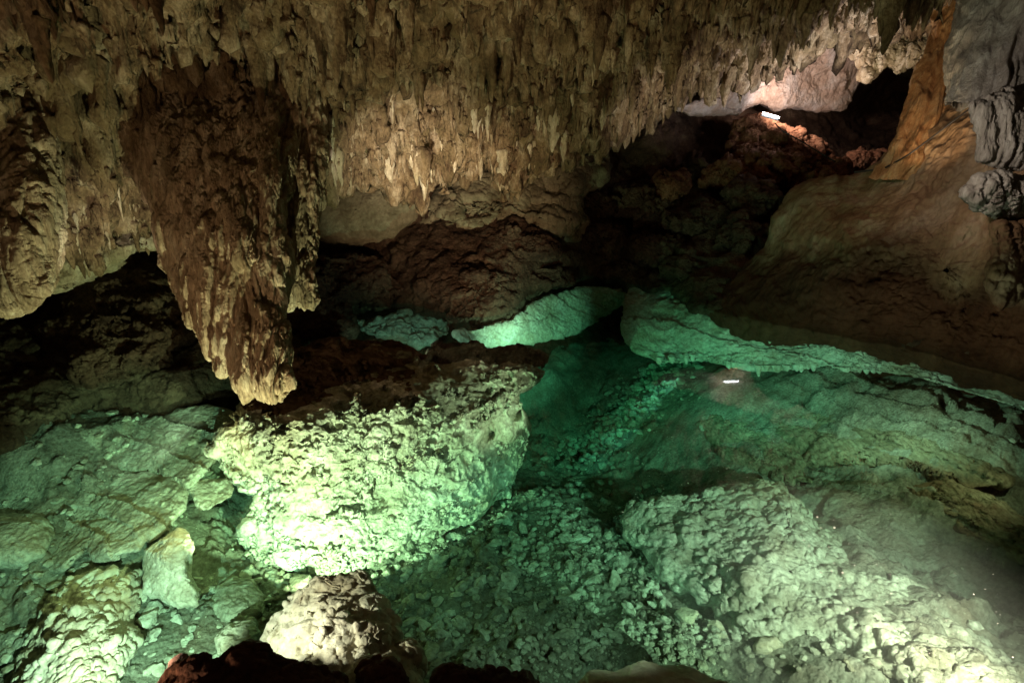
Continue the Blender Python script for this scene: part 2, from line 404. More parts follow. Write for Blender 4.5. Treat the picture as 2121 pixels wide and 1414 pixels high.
def column(name, rows, mat, disps, res=(200, 260), flat=.8, tipclose=True):
    """hanging or standing body: rows of (centre px, py, depth, half width px)"""
    r = np.array(rows, float); nth, ns = int(res[0] * Q), int(res[1] * Q)
    t = np.linspace(0, 1, len(r)); tt = np.linspace(0, 1, ns)
    cx, cyy, dd, hw = (np.interp(tt, t, r[:, k]) for k in range(4))
    k = max(1, ns // 40); ker = np.ones(2 * k + 1) / (2 * k + 1)
    sm = lambda a: np.convolve(np.pad(a, k, 'edge'), ker, 'valid')
    cx, cyy, dd, hw = sm(cx), sm(cyy), sm(dd), sm(hw)
    if tipclose: hw = hw * np.sqrt(np.clip((1 - tt) * 22, 0.0002, 1))
    C = P(cx, cyy, dd); R = hw / FPX * dd
    th = np.linspace(0, 2 * math.pi, nth, endpoint=False)
    V = np.zeros((ns, nth, 3))
    V[:, :, 0] = C[:, None, 0] + R[:, None] * np.cos(th)[None]
    V[:, :, 1] = C[:, None, 1] + R[:, None] * flat * np.sin(th)[None]
    V[:, :, 2] = C[:, None, 2]
    V = V.reshape(-1, 3); F = grid_faces(ns, nth, True)
    n = normals(V, F)
    if ((n * (V - np.repeat(C, nth, 0))).sum() < 0): F = F[:, ::-1]
    Nb = normals(V, F)
    for d_ in disps: V = d_(V, Nb)
    return mesh_from(name, V, F, mat)

# ================================================================== THE CAVE: ceiling
LIP = [(-300, 640, 3.7), (0, 620, 4.1), (100, 585, 4.5), (200, 540, 4.8), (330, 495, 5.0), (480, 440, 5.6), (640, 392, 6.2), (760, 375, 6.5), (875, 405, 6.8), (930, 352, 7.0),
       (1050, 378, 7.1), (1110, 322, 7.4), (1200, 297, 7.7), (1300, 258, 8.0), (1400, 222, 8.4), (1520, 168, 9.0), (1600, 122, 9.3), (1700, 62, 9.5), (1800, 26, 9.4), (1950, 2, 9.2), (2300, -60, 9.0)]
cc = list(LIP)
cc += [(px, py, d) for px, py, d in [
    (-400, 0, 3.3), (0, 0, 3.6), (300, 0, 3.9), (600, 0, 4.1), (850, 0, 4.4), (1100, 0, 4.9), (1300, 0, 5.5), (1500, 0, 6.3), (1700, 0, 7.4), (1900, 0, 8.4),
    (-400, -400, 1.6), (0, -400, 1.8), (600, -400, 2.0), (1100, -400, 2.2), (1700, -400, 3.0), (2300, -400, 4.0),
    (0, 200, 3.9), (300, 200, 4.3), (500, 200, 4.6), (700, 200, 5.2), (850, 200, 5.7), (1000, 200, 5.9), (1100, 180, 6.2), (1250, 120, 6.5), (1450, 100, 7.3), (1600, 80, 8.2),
    (60, 420, 4.3), (180, 380, 4.6), (300, 340, 4.7), (200, 300, 4.1), (700, 300, 6.0), (850, 310, 6.3), (1000, 300, 6.6), (-300, 400, 3.6), (480, 300, 5.0)]]
cw = [tuple(P(*c)) for c in cc]
for (px, py, d) in LIP:   # behind its lip the ceiling climbs away out of sight
    p = P(px, py, d); cw.append((p[0] * 1.1, p[1] + .8, p[2] + .75)); cw.append((p[0] * 1.3, p[1] + 3, p[2] + 2.2))
ceil_z = rbf(cw, 2e-2)
def ceiling():
    nx, ny = int(1000 * Q), int(620 * Q)
    t = np.linspace(-1.25, 1.35, nx); yy = np.interp(np.linspace(0, 1, ny), [0, .10, .92, 1], [.9, 3.0, 9.8, 13.5])
    T, Y = np.meshgrid(t, yy); X = T * (Y + .6)
    q = np.stack([X.ravel(), Y.ravel()], -1)
    V = np.c_[q, ceil_z(q)]
    z2 = np.c_[q, np.zeros(len(q))]
    wq = z2 + .10 * np.stack([fbm(z2 * 3, 5, 3), fbm(z2 * 3 + 7, 6, 3), np.zeros(len(q))], -1)
    h = np.zeros(len(q))
    h -= .30 * fbm(z2 * .9, 11, 4)
    for sc, amp, r, sd in ((1.3, .24, .62, 5), (2.6, .33, .6, 1), (5.6, .30, .6, 2), (12, .13, .6, 3), (24, .06, .6, 4)):
        f1, f2, idr = worley(wq * sc * np.array([1, .85, 0]), sd, True)
        m = np.clip(idr * 1.5 - .25, 0, 1.2)
        h -= amp * np.clip(1 - f1 / r, 0, 1) ** 1.35 * m
    h += .05 * fbm(z2 * 8, 13, 4)
    V[:, 2] += h
    F = grid_faces(ny, nx)[:, ::-1]
    N = normals(V, F)
    q3 = V * np.array([7, 7, 3.0])
    V += N * (.03 * fbm(q3, 31, 5, .6) + .13 * fbm(V * np.array([1.6, 1.6, 3.0]), 35, 3, ridge=True) + .06 * fbm(V * np.array([4, 4, 6]), 37, 4, billow=True))[:, None]
    N = normals(V, F)
    f1, f2, idr = worley(V * np.array([15, 15, 7]) + .3 * perlin(V * 16, 41)[:, None], 43)
    V += N * (.028 * bump(f1, .7) * idr + .012 * fbm(V * 22, 45, 3))[:, None]
    return mesh_from('cave_ceiling', V, F, M['ceiling'], origin=(0, 6, 3))
ceil = tag(ceiling(), kind='structure')

# ================================================================== back wall down to and below the water
SH = [(-300, 1000), (0, 915), (110, 865), (220, 818), (350, 815), (490, 785), (600, 730), (730, 640), (800, 628), (900, 650), (1000, 665), (1050, 655), (1110, 615), (1180, 588), (1250, 577), (1300, 590),
      (1350, 602), (1410, 612), (1440, 640), (1500, 660), (1600, 676), (1700, 692), (1800, 712), (1900, 732), (2000, 760), (2121, 792), (2400, 870)]
wc = [(px, py, DL(px, py) * (1.07 if px < 560 else 1.02)) for px, py in SH]
wc += [(px, py + 60, DL(px, py) * 1.10) for px, py in SH if px < 600] + [(px, py + 60, DL(px, py) * 1.13) for px, py in SH if px > 1430] + [(px, py + 45, DL(px, py) * 1.12) for px, py in SH if 700 < px < 1430]
wc += [(0, 1200, 5.0), (500, 1100, 6.2), (1000, 1000, 8.5), (1500, 1000, 8.5), (2121, 1000, 6.5)]
wc += [(-300, 700, 5.4), (0, 700, 5.6), (150, 720, 5.7), (300, 700, 6.0), (450, 650, 6.3), (600, 640, 7.2), (-300, 300, 5.5), (0, 550, 6.2), (250, 560, 6.8), (400, 500, 7.5), (640, 560, 8.0), (760, 560, 8.3),
       (700, 440, 9.0), (900, 560, 7.9), (1000, 600, 7.5), (1000, 400, 9.0), (1150, 400, 9.3), (1150, 540, 8.7), (1300, 480, 9.8), (1300, 330, 10.4), (1400, 540, 9.0), (1500, 560, 8.2), (1600, 600, 7.9), (1600, 480, 9.0),
       (1450, 400, 9.8), (1500, 330, 11.6), (1460, 250, 12.2), (1650, 380, 10.5), (1750, 330, 12.5), (1800, 260, 15), (1900, 200, 15), (1800, 350, 12.0), (1400, 270, 10.2), (1330, 300, 10.0),
       (1560, 220, 12.4), (1600, 170, 12.6), (1700, 200, 13), (1780, 150, 13.5), (1700, 240, 13.5), (1850, 120, 13.5), (1950, 100, 11), (2100, 100, 9), (2300, 300, 7), (1800, 0, 11), (1300, 200, 10.5), (1000, 250, 9.5), (600, 300, 9), (200, 300, 8),
       (1900, 500, 7.4), (2121, 500, 6.4), (2121, 650, 6.0), (1800, 600, 7.2), (-300, -100, 7), (600, -100, 9), (1200, -100, 11), (2300, -100, 9)]
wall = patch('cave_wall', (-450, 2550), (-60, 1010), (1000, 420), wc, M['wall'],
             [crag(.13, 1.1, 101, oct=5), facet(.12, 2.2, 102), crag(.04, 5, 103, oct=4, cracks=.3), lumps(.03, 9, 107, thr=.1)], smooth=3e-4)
tag(wall, kind='structure')

# ================================================================== pool bed
bedc = [(-300, 1000, -.5), (0, 935, -.22), (0, 1000, -.45), (120, 885, -.26), (200, 850, -.30), (0, 1150, -.72), (0, 1400, -1.0), (-300, 1400, -1), (200, 1000, -.60), (100, 1040, -.62), (280, 1060, -.66), (330, 920, -.52), (150, 1120, -.74), (300, 870, -.42), (420, 860, -.5), (400, 1200, -1.15), (200, 1300, -.95),
        (100, 1380, -.95), (500, 1100, -1.25), (450, 1350, -1.1), (620, 1200, -1.2), (700, 1300, -1.15), (800, 1190, -1.3), (1000, 1100, -1.35), (1090, 1030, -1.45), (1000, 1250, -1.2), (1200, 1300, -1.1),
        (1100, 1400, -.95), (1350, 1250, -1.2), (1450, 1380, -1.0), (1120, 1020, -1.4), (1160, 1060, -1.35), (1200, 950, -2.15), (1200, 850, -1.85), (1150, 780, -1.3), (1350, 880, -1.5), (1450, 850, -1.1), (1600, 820, -.8),
        (1300, 1040, -1.9), (1450, 980, -1.5), (1500, 940, -1.25), (1620, 900, -1.0), (1800, 900, -.72), (2000, 900, -.50), (2121, 850, -.32), (1800, 800, -.50), (2000, 830, -.34), (1950, 800, -.30), (2121, 1000, -.6), (2300, 1000, -.5), (1900, 1050, -.78),
        (2100, 1200, -.8), (1700, 1200, -.85), (1900, 1350, -.62), (2200, 1400, -.8), (1600, 1400, -.86), (1750, 1000, -.95), (1650, 990, -1.1),
        (1200, 720, -1.3), (1000, 740, -1.1), (850, 720, -.9), (700, 900, -1.3), (400, 2000, -1.0), (1400, 2000, -1.0), (-300, 1700, -1), (2300, 1700, -1.0), (560, 900, -1.2), (1700, 800, -.62), (1900, 830, -.42), (1000, 1500, -.9), (1500, 765, -.8)]
bw = [tuple(PZ(*c)) for c in bedc]
bw += [(-9, 2, -.8), (9, 2, -.8), (-9, 12, -1), (9, 12, -1), (0, 13, -1.5), (0, -1, -1), (-4, -1, -1), (4, -1, -1)]
bed_z = rbf(bw, 3e-3)
def bed():
    nx, ny = int(960 * Q), int(620 * Q)
    t = np.linspace(-1.15, 1.15, nx); yy = .9 * (12.5 / .9) ** np.linspace(0, 1, ny)
    T, Y = np.meshgrid(t, yy); X = T * (Y + .8)
    q = np.stack([X.ravel(), Y.ravel()], -1); V = np.c_[q, bed_z(q)]
    z2 = np.c_[q, np.zeros(len(q))]
    # loose rubble lies in the middle, eroded strata to the right and left
    rub = np.clip(1.2 - np.abs((X.ravel() - .35 - .0 * Y.ravel()) / 1.6), 0, 1)
    rub = np.where(X.ravel() < -.8, np.maximum(rub, .7), rub)
    rt = np.clip((X.ravel() - .35 * Y.ravel() - .6) * 1.2, 0, 1)
    h = .10 * fbm(z2 * 1.4, 201, 5) + .03 * fbm(z2 * 6, 203, 4)
    for sc, amp, sd in ((5, .06, 21), (11, .038, 22), (24, .020, 23)):
        wq = z2 * sc + .2 * perlin(z2 * sc * 1.3, sd)[:, None]
        f1, f2, idr = worley(wq * [1, 1, 0], sd, True)
        h += amp * np.minimum(bump(f1, .6), .75) * (idr > .35) * (.4 + idr) * (.25 + .75 * rub) * np.clip(.6 + 2.2 * fbm(z2 * 1.6, 33, 3), 0, 1.3) * (1 - .8 * rt)
    # tilted eroded layers on the right
    ang = math.radians(-65); a = np.array([math.cos(ang), math.sin(ang), 0])
    s = z2 @ np.array([-a[1], a[0], 0]) * 5.5 + 1.5 * fbm(z2 * .7, 211, 4)
    fr = s - np.floor(s)
    uw_ = np.stack([z2 @ a * 1.6, z2 @ np.array([-a[1], a[0], 0]) * 13, 0 * s], -1)
    uw_[:, 1] += 3 * fbm(z2 * .8, 219, 3)
    h += rt * (.09 * np.minimum(fr, (1 - fr) * 4) * (.4 + .6 * np.sin(np.floor(s) * 12.9) ** 2) + .06 * np.sin(np.floor(s) * 7.3) + .030 * fbm(uw_, 213, 5, .6) + .03 * fbm(uw_ * [1, .35, 1], 214, 3, ridge=True) + .16 * fbm(z2 * 1.1, 215, 3, ridge=True) + .05 * fbm(z2 * 4.5, 218, 6, .62, billow=True))
    f1, f2, idr = worley(z2 * 2.2 + .25 * fbm(z2 * 2, 216, 3)[:, None], 27, True); h -= rt * .12 * np.clip(1 - f1 / .3, 0, 1) * (idr > .6)
    V[:, 2] += h
    F = grid_faces(ny, nx)
    V = V.copy()
    return mesh_from('pool_bed', V, F, M['silt'], origin=(0, 4, -1))
bedo = tag(bed(), kind='structure')

# ================================================================== water
def water():
    bpy_me = bpy.data.meshes.new('water')
    x0, x1, y0, y1, z0 = -13, 13, -2.5, 14, -4.5
    v = [(x0, y0, z0), (x1, y0, z0), (x1, y1, z0), (x0, y1, z0), (x0, y0, 0), (x1, y0, 0), (x1, y1, 0), (x0, y1, 0)]
    f = [(0, 3, 2, 1), (4, 5, 6, 7), (0, 1, 5, 4), (1, 2, 6, 5), (2, 3, 7, 6), (3, 0, 4, 7)]
    bpy_me.from_pydata(v, [], f)
    o = bpy.data.objects.new('water', bpy_me); col.objects.link(o)
    m = bpy.data.materials.new('clear_pool_water'); m.use_nodes = True
    nt = m.node_tree; N = nt.nodes; L = nt.links; N.remove(N['Principled BSDF'])
    out = N['Material Output']
    tr = N.new('ShaderNodeBsdfTransparent'); gl = N.new('ShaderNodeBsdfGlossy'); gl.inputs['Roughness'].default_value = .03
    fr = N.new('ShaderNodeFresnel'); gb = N.new('ShaderNodeNewGeometry')
    io = N.new('ShaderNodeMath'); io.operation = 'MULTIPLY_ADD'; io.inputs[1].default_value = 1 / 1.33 - 1.33; io.inputs[2].default_value = 1.33
    L.new(gb.outputs['Backfacing'], io.inputs[0]); L.new(io.outputs[0], fr.inputs['IOR'])
    mx = N.new('ShaderNodeMixShader')
    nz = N.new('ShaderNodeTexNoise'); nz.inputs['Scale'].default_value = 1.4; nz.inputs['Detail'].default_value = 2
    g = N.new('ShaderNodeNewGeometry'); L.new(g.outputs['Position'], nz.inputs['Vector'])
    bp = N.new('ShaderNodeBump'); bp.inputs['Strength'].default_value = .15; bp.inputs['Distance'].default_value = .02
    L.new(nz.outputs['Fac'], bp.inputs['Height']); L.new(bp.outputs['Normal'], gl.inputs['Normal'])
    L.new(fr.outputs[0], mx.inputs[0]); L.new(tr.outputs[0], mx.inputs[1]); L.new(gl.outputs[0], mx.inputs[2])
    L.new(mx.outputs[0], out.inputs['Surface'])
    ab = N.new('ShaderNodeVolumeAbsorption'); ab.inputs['Color'].default_value = (.08, .94, .76, 1); ab.inputs['Density'].default_value = .30
    L.new(ab.outputs[0], out.inputs['Volume'])
    bpy_me.materials.append(m)
    return tag(o, kind='structure')

# ================================================================== hanging formations
def group_empty(name, loc):
    e = bpy.data.objects.new(name, None); e.empty_display_size = .1; col.objects.link(e); e.location = tuple(float(c) for c in loc); return e
def child(o, par):
    o.location = Vector(o.location) - Vector(par.location); o.parent = par; return o

hf = tag(group_empty('hanging_dripstone', P(450, 200, 4.6)), 'huge brown dripstone cone hanging from the ceiling, its blunt tip just above the dark boulder', 'dripstone')
DR = lambda s, a=.06, n=9, z=.085: [swell(a * 1.3, 2.0, s, (1, 1, .35)), ribs(a * .9, 5, s + 1, .08), flutes(a * .8, n, s + 2, z), flutes(a * .5, n * 2.2, s + 3, z * 1.2), flutes(a * .2, n * 5, s + 4, .16), swell(.014, 14, s + 5, (1, 1, .5), 4)]
child(column('cone', [(400, 40, 5.7, 220), (425, 130, 5.35, 188), (445, 220, 4.98, 160), (452, 300, 4.70, 138), (460, 400, 4.46, 122), (470, 480, 4.3, 108), (482, 560, 4.25, 96), (500, 640, 4.2, 78), (520, 720, 4.15, 56), (546, 775, 4.1, 38), (556, 812, 4.1, 27)],
    M['drip'], DR(301), res=(340, 520)), hf)
child(column('side_cone', [(335, 230, 4.85, 66), (368, 400, 4.38, 50), (400, 540, 4.26, 40), (432, 650, 4.15, 30), (460, 720, 4.08, 22), (480, 774, 4.05, 11)],
    M['drip'], DR(311, .045, 12), res=(170, 340)), hf)
child(column('side_cone', [(500, 180, 4.75, 56), (495, 300, 4.45, 48), (490, 420, 4.12, 36), (500, 500, 4.05, 26), (508, 545, 4.02, 13)],
    M['drip'], DR(316, .045, 12), res=(150, 300)), hf)
child(column('side_column', [(600, 120, 5.0, 66), (604, 300, 4.85, 50), (606, 420, 4.75, 42), (610, 520, 4.7, 36), (614, 590, 4.65, 32), (616, 634, 4.65, 27)],
    M['drip'], DR(321, .06, 11, .08), res=(190, 340)), hf)
child(column('side_column', [(560, 150, 4.9, 40), (572, 280, 4.65, 30), (580, 340, 4.5, 24), (590, 398, 4.5, 12)],
    M['drip'], DR(326, .04, 14, .1), res=(110, 200)), hf)
child(column('side_column', [(545, 150, 4.75, 30), (548, 280, 4.45, 24), (551, 380, 4.22, 19), (552, 506, 4.18, 14)],
    M['drip'], DR(331, .03, 14, .08), res=(110, 200), tipclose=True), hf)
hl = tag(group_empty('hanging_dripstone', P(-40, 300, 3.7)), 'broad lumpy dripstone mass hanging at the left edge of the cave beside the pale shelf', 'dripstone')
child(column('cone', [(-90, 180, 3.9, 170), (-70, 350, 3.75, 145), (-50, 450, 3.65, 125), (-25, 540, 3.6, 90), (0, 600, 3.58, 58), (8, 636, 3.58, 34)],
    M['drip'], DR(341, .06, 10), res=(240, 300)), hl)
child(column('side_cone', [(20, 320, 3.95, 60), (48, 440, 3.85, 50), (66, 530, 3.8, 36), (78, 606, 3.78, 16)],
    M['drip'], DR(351, .045, 12), res=(150, 220)), hl)

# ------------------------------------------------------------------ columns on the right
oc = column('flowstone_column', [(2010, -120, 7.6, 75), (1995, 0, 7.5, 50), (1975, 90, 7.4, 47), (1958, 150, 7.2, 50), (1935, 220, 7.0, 50), (1905, 280, 6.9, 44), (1885, 330, 6.8, 46), (1850, 372, 6.9, 46)],
    M['orange'], [swell(.10, 1.5, 361, (1, 1, .4)), ribs(.075, 7, 363, .03, (.59, .73)), ribs(.035, 18, 364, .03, (.59, .73)), swell(.008, 12, 365, octv=5)], res=(220, 300), tipclose=False)
tag(oc, 'orange ribbed flowstone column leaning down to the rocky ledge', 'flowstone')
gc = column('flowstone_column', [(2120, -140, 6.4, 120), (2105, 0, 6.3, 100), (2090, 90, 6.2, 92), (2070, 160, 6.1, 90), (2050, 215, 6.0, 82)],
    M['grey'], [swell(.16, 1.4, 371, (1, 1, .4)), ribs(.08, 6, 373, .03, (.5, .66)), ribs(.03, 16, 374, .03, (.5, .66)), swell(.008, 12, 375, octv=5)], res=(220, 240), tipclose=False)
tag(gc, 'grey fluted flowstone column at the top right corner', 'flowstone')

# ------------------------------------------------------------------ rock masses above the water
fs = rock('flowstone_bank', [(1470, 640), (1500, 590), (1580, 520), (1600, 450), (1640, 392), (1700, 372), (1780, 362), (1850, 326), (1900, 285), (1950, 240), (1990, 200), (2060, 178), (2160, 150), (2400, 120), (2500, 500), (2450, 1000), (2121, 900), (1900, 800), (1700, 760), (1500, 720)],
    [(1500, 655, None, 0), (1600, 676, None, 0), (1700, 692, None, 0), (1800, 712, None, 0), (1900, 732, None, 0), (2000, 760, None, 0), (2121, 792, None, 0), (2400, 870, None, 0), (1640, 400, 7.6), (1760, 390, 7.3), (1760, 500, 6.7), (1700, 600, 6.75),
     (1900, 320, 6.7), (1900, 450, 6.25), (1900, 600, 6.1), (2000, 240, 6.3), (2050, 400, 5.7), (2121, 300, 5.5), (2121, 450, 5.3), (2121, 600, 5.25), (2000, 640, 5.9), (1560, 560, 7.6), (2400, 300, 5.2), (2400, 700, 4.7),
     (1700, 760, 7.1), (1900, 800, 6.3), (2121, 900, 5.7), (2450, 1000, 4.8)],
    1.2, .25, M['flow'], [crag(.09, 1.3, 381, oct=4), ribs(.03, 4, 383, .1), crag(.035, 5, 385, oct=6, gain=.6), facet(.03, 5, 386), lumps(.016, 14, 388, thr=.1), pits(.008, 22, 387)], res=(520, 300), centre=(1960, 560))
tag(fs, 'broad olive brown flowstone bank sloping down into the pool', 'flowstone')

def hang_tier(outline, d, lab, seed, mat='grey', sc=8):
    o = rock('flowstone_drapery', outline, [(0, 0, d)], .5, .12, M[mat], [swell(.06, 2.2, seed, (1, 1, .5)), *([ribs(.05, sc, seed + 2, .05), ribs(.03, sc * 2.5, seed + 3, .08)] if sc == 8 and mat == 'grey' else [crag(.07, 3, seed + 2, oct=5), flutes(.03, 9, seed + 3, .3), pits(.015, 12, seed + 5)]), crag(.015, 12, seed + 4, oct=4)], res=(240, 110), pw=2.5)
    return tag(o, lab, 'flowstone')
hang_tier([(2010, 215), (2080, 190), (2160, 190), (2240, 230), (2240, 350), (2121, 348), (2060, 342), (2030, 330), (2030, 270)], 5.35, 'pale fluted drapery jutting out below the grey column', 401)
hang_tier([(2020, 370), (2080, 360), (2220, 365), (2240, 455), (2121, 452), (2060, 446), (2025, 430), (1990, 400)], 5.2, 'short knobbly drapery under the fluted pale one', 411, sc=11)
hang_tier([(2060, 470), (2121, 465), (2240, 480), (2240, 640), (2121, 615), (2070, 640), (2045, 600)], 5.15, 'lowest dim grey drapery by the water on the right', 421, 'flow')

def boulder(name, outline, ctrl, thick, edge, mat, disps, lab, cat='boulder', res=(260, 110), **k):
    o = rock(name, outline, ctrl, thick, edge, mat, disps, res=res, **k)
    return tag(o, lab, cat)
R1 = lambda s, a=.10: [crag(a, 1.7, s, oct=5), facet(a * 1.5, 3.2, s + 1), facet(a * .6, 8, s + 2), crag(a * .22, 8, s + 3, oct=4, cracks=.4)]
boulder('boulder', [(600, 400), (640, 370), (720, 362), (820, 365), (868, 380), (884, 420), (870, 460), (825, 492), (780, 512), (700, 520), (640, 500), (600, 470)], [(0, 0, 8.2)], .9, .55, M['olive'], [crag(.07, 1.2, 431, oct=4), crag(.014, 9, 433, oct=4)],
        'smooth olive boulder tucked under the brightly lit fringe of stalactites', pw=3)
boulder('boulder', [(815, 520), (825, 480), (870, 420), (930, 360), (1050, 330), (1180, 320), (1260, 290), (1250, 380), (1205, 420), (1210, 470), (1195, 492), (1140, 490), (1080, 470), (1010, 480), (985, 500), (960, 520), (880, 528)],
        [(850, 500, 8.4), (1000, 400, 8.6), (1200, 350, 9.3), (1190, 480, 8.8)], 1.0, .5, M['olive'], [crag(.16, 1.4, 441, oct=5), facet(.16, 1.8, 444, (1, 1, 1.6)), strata(.06, 4, 442, (.2, -.1, 1)), crag(.02, 8, 443, oct=4)], 'wide layered olive boulder on the back wall right of the smooth one', pw=3, res=(320, 130))
boulder('boulder', [(985, 505), (1010, 480), (1060, 468), (1110, 480), (1165, 510), (1160, 530), (1110, 540), (1040, 545), (990, 535)], [(0, 0, 8.25)], .6, .35, M['wall'], R1(451),
        'small flat olive boulder wedged beneath the wide layered one', pw=3)
boulder('boulder', [(840, 530), (900, 512), (1000, 540), (1090, 540), (1180, 560), (1190, 585), (1130, 605), (1100, 625), (1050, 655), (1000, 668), (930, 668), (915, 640), (860, 600)],
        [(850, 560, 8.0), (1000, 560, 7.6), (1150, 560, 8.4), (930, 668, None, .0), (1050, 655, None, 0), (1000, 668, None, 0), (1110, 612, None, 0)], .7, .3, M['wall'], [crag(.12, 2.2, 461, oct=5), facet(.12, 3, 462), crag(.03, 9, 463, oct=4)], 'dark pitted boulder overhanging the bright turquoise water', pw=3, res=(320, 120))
boulder('boulder', [(590, 560), (650, 530), (720, 525), (800, 545), (840, 600), (800, 628), (735, 640), (728, 690), (700, 705), (620, 700), (570, 650)],
        [(600, 560, 7.0), (800, 560, 7.6), (735, 640, None, 0), (700, 700, None, 0), (620, 700, 6.5)], .8, .3, M['wall'], R1(471), 'dark brown boulder behind the hanging dripstone at the left end of the far water', pw=3)
boulder('boulder', [(85, 690), (110, 620), (160, 560), (250, 520), (340, 530), (380, 600), (388, 680), (350, 740), (330, 765), (290, 770), (230, 790), (190, 806), (150, 790), (140, 750)],
        [(100, 650, 5.4), (350, 560, 5.9), (360, 700, 5.5), (190, 800, 5.0)], .8, .35, M['wall'], [crag(.14, 1.6, 481, oct=5), facet(.14, 2.4, 482, (1, 1, 1.6)), crag(.04, 7, 483, oct=4, cracks=.5)], 'big dim boulder with a ragged underside hanging over the left shore', pw=3, res=(320, 130))
boulder('boulder', [(1522, 300), (1530, 262), (1570, 250), (1610, 256), (1665, 275), (1700, 300), (1735, 335), (1750, 365), (1700, 385), (1600, 380), (1530, 350)],
        [(1530, 300, 10.0), (1700, 300, 10.3), (1640, 260, 10.3), (1620, 370, 9.6)], .8, .35, M['rust'], [crag(.20, 1.6, 491, oct=5), facet(.2, 2.6, 494), facet(.07, 7, 495), strata(.05, 5, 492, (.3, 0, 1)), crag(.04, 7, 493, oct=4)], 'rusty orange rock carrying the strip lamp', pw=3, res=(300, 130))
boulder('smooth_roof', [(1400, 225), (1470, 200), (1530, 170), (1600, 130), (1700, 80), (1790, 60), (1782, 130), (1765, 205), (1750, 228), (1690, 232), (1640, 220), (1570, 215), (1500, 236), (1430, 240)],
        [(1400, 230, 10.0), (1530, 180, 10.3), (1600, 200, 10.8), (1780, 120, 10.9), (1750, 225, 11.4), (1680, 150, 11.0), (1600, 140, 10.2)], .8, .15, M['pink'], [crag(.16, .9, 561, oct=5), strata(.04, 3, 562, (.5, .2, 1)), crag(.02, 6, 563, oct=4)], 'smooth pinkish rock roof lit up behind the strip lamp', 'rock roof', pw=6)
boulder('dripstone', [(1745, 110), (1760, 70), (1850, 30), (1960, 20), (1950, 100), (1935, 140), (1900, 130), (1860, 150), (1835, 125), (1818, 150), (1800, 165), (1785, 160), (1780, 120)],
        [(1750, 100, 9.9), (1950, 60, 9.3), (1800, 150, 9.8), (1930, 130, 9.2)], .6, .12, M['pale'], [crag(.10, 2.2, 571, oct=4), flutes(.07, 8, 573, .3), crag(.03, 9, 575, oct=4)], 'peach lit dripstone with a stubby pendant between roof and orange column', 'dripstone', pw=4)
rr = random.Random(5)
RUB = [(1500, 360, 34, 9.7), (1395, 385, 30, 9.4), (1440, 350, 26, 10.0), (1330, 420, 45, 9.3), (1560, 420, 60, 9.0), (1460, 460, 55, 9.0), (1370, 520, 50, 8.8), (1250, 500, 40, 9.1), (1540, 500, 50, 8.5), (1430, 560, 46, 8.5), (1650, 350, 30, 10.0), (1300, 560, 36, 9.1), (1790, 335, 26, 10.6), (1700, 410, 22, 8.6), (1820, 322, 20, 10.9), (1240, 430, 34, 9.5)]
nm = ['topmost left', 'small round', 'dim upper', 'broad', 'large squat', 'wide cracked', 'low', 'far left', 'blocky', 'lowest', 'upper right', 'lower left', 'low dim', 'little', 'small far', 'highest left']
for i, (px, py, r, d) in enumerate(RUB):
    n = 11; pts = []
    for k in range(n):
        a = 2 * math.pi * k / n; q = r * rr.uniform(.75, 1.2)
        pts.append((px + q * 1.35 * math.cos(a), py + q * .8 * math.sin(a)))
    o = rock('wall_boulder', pts, [(0, 0, d)], .5, .3, M['rust'] if i in (0, 1, 10, 12, 14) else M['wall'], R1(500 + i * 7, .13), res=(110, 44), pw=2.4)
    tag(o, 'reddish brown boulder in the dark rock pile between the pool and the strip lamp', 'boulder', 'boulders of the dark rock pile')

# shelf under the ceiling at left, pale layers
boulder('rock_shelf', [(40, 430), (120, 440), (220, 455), (300, 440), (345, 470), (335, 505), (280, 510), (235, 545), (190, 560), (130, 600), (90, 600), (40, 560)],
        [(60, 470, 4.95), (60, 590, 4.75), (320, 470, 5.35), (300, 510, 5.25)], .9, .12, M['pale'], [crag(.07, 2.0, 611, oct=4), strata(.05, 9, 612, (.1, -.2, 1)), crag(.02, 9, 613, oct=4)], 'pale layered rock shelf under the lit stalactites on the left', 'rock shelf', pw=4)

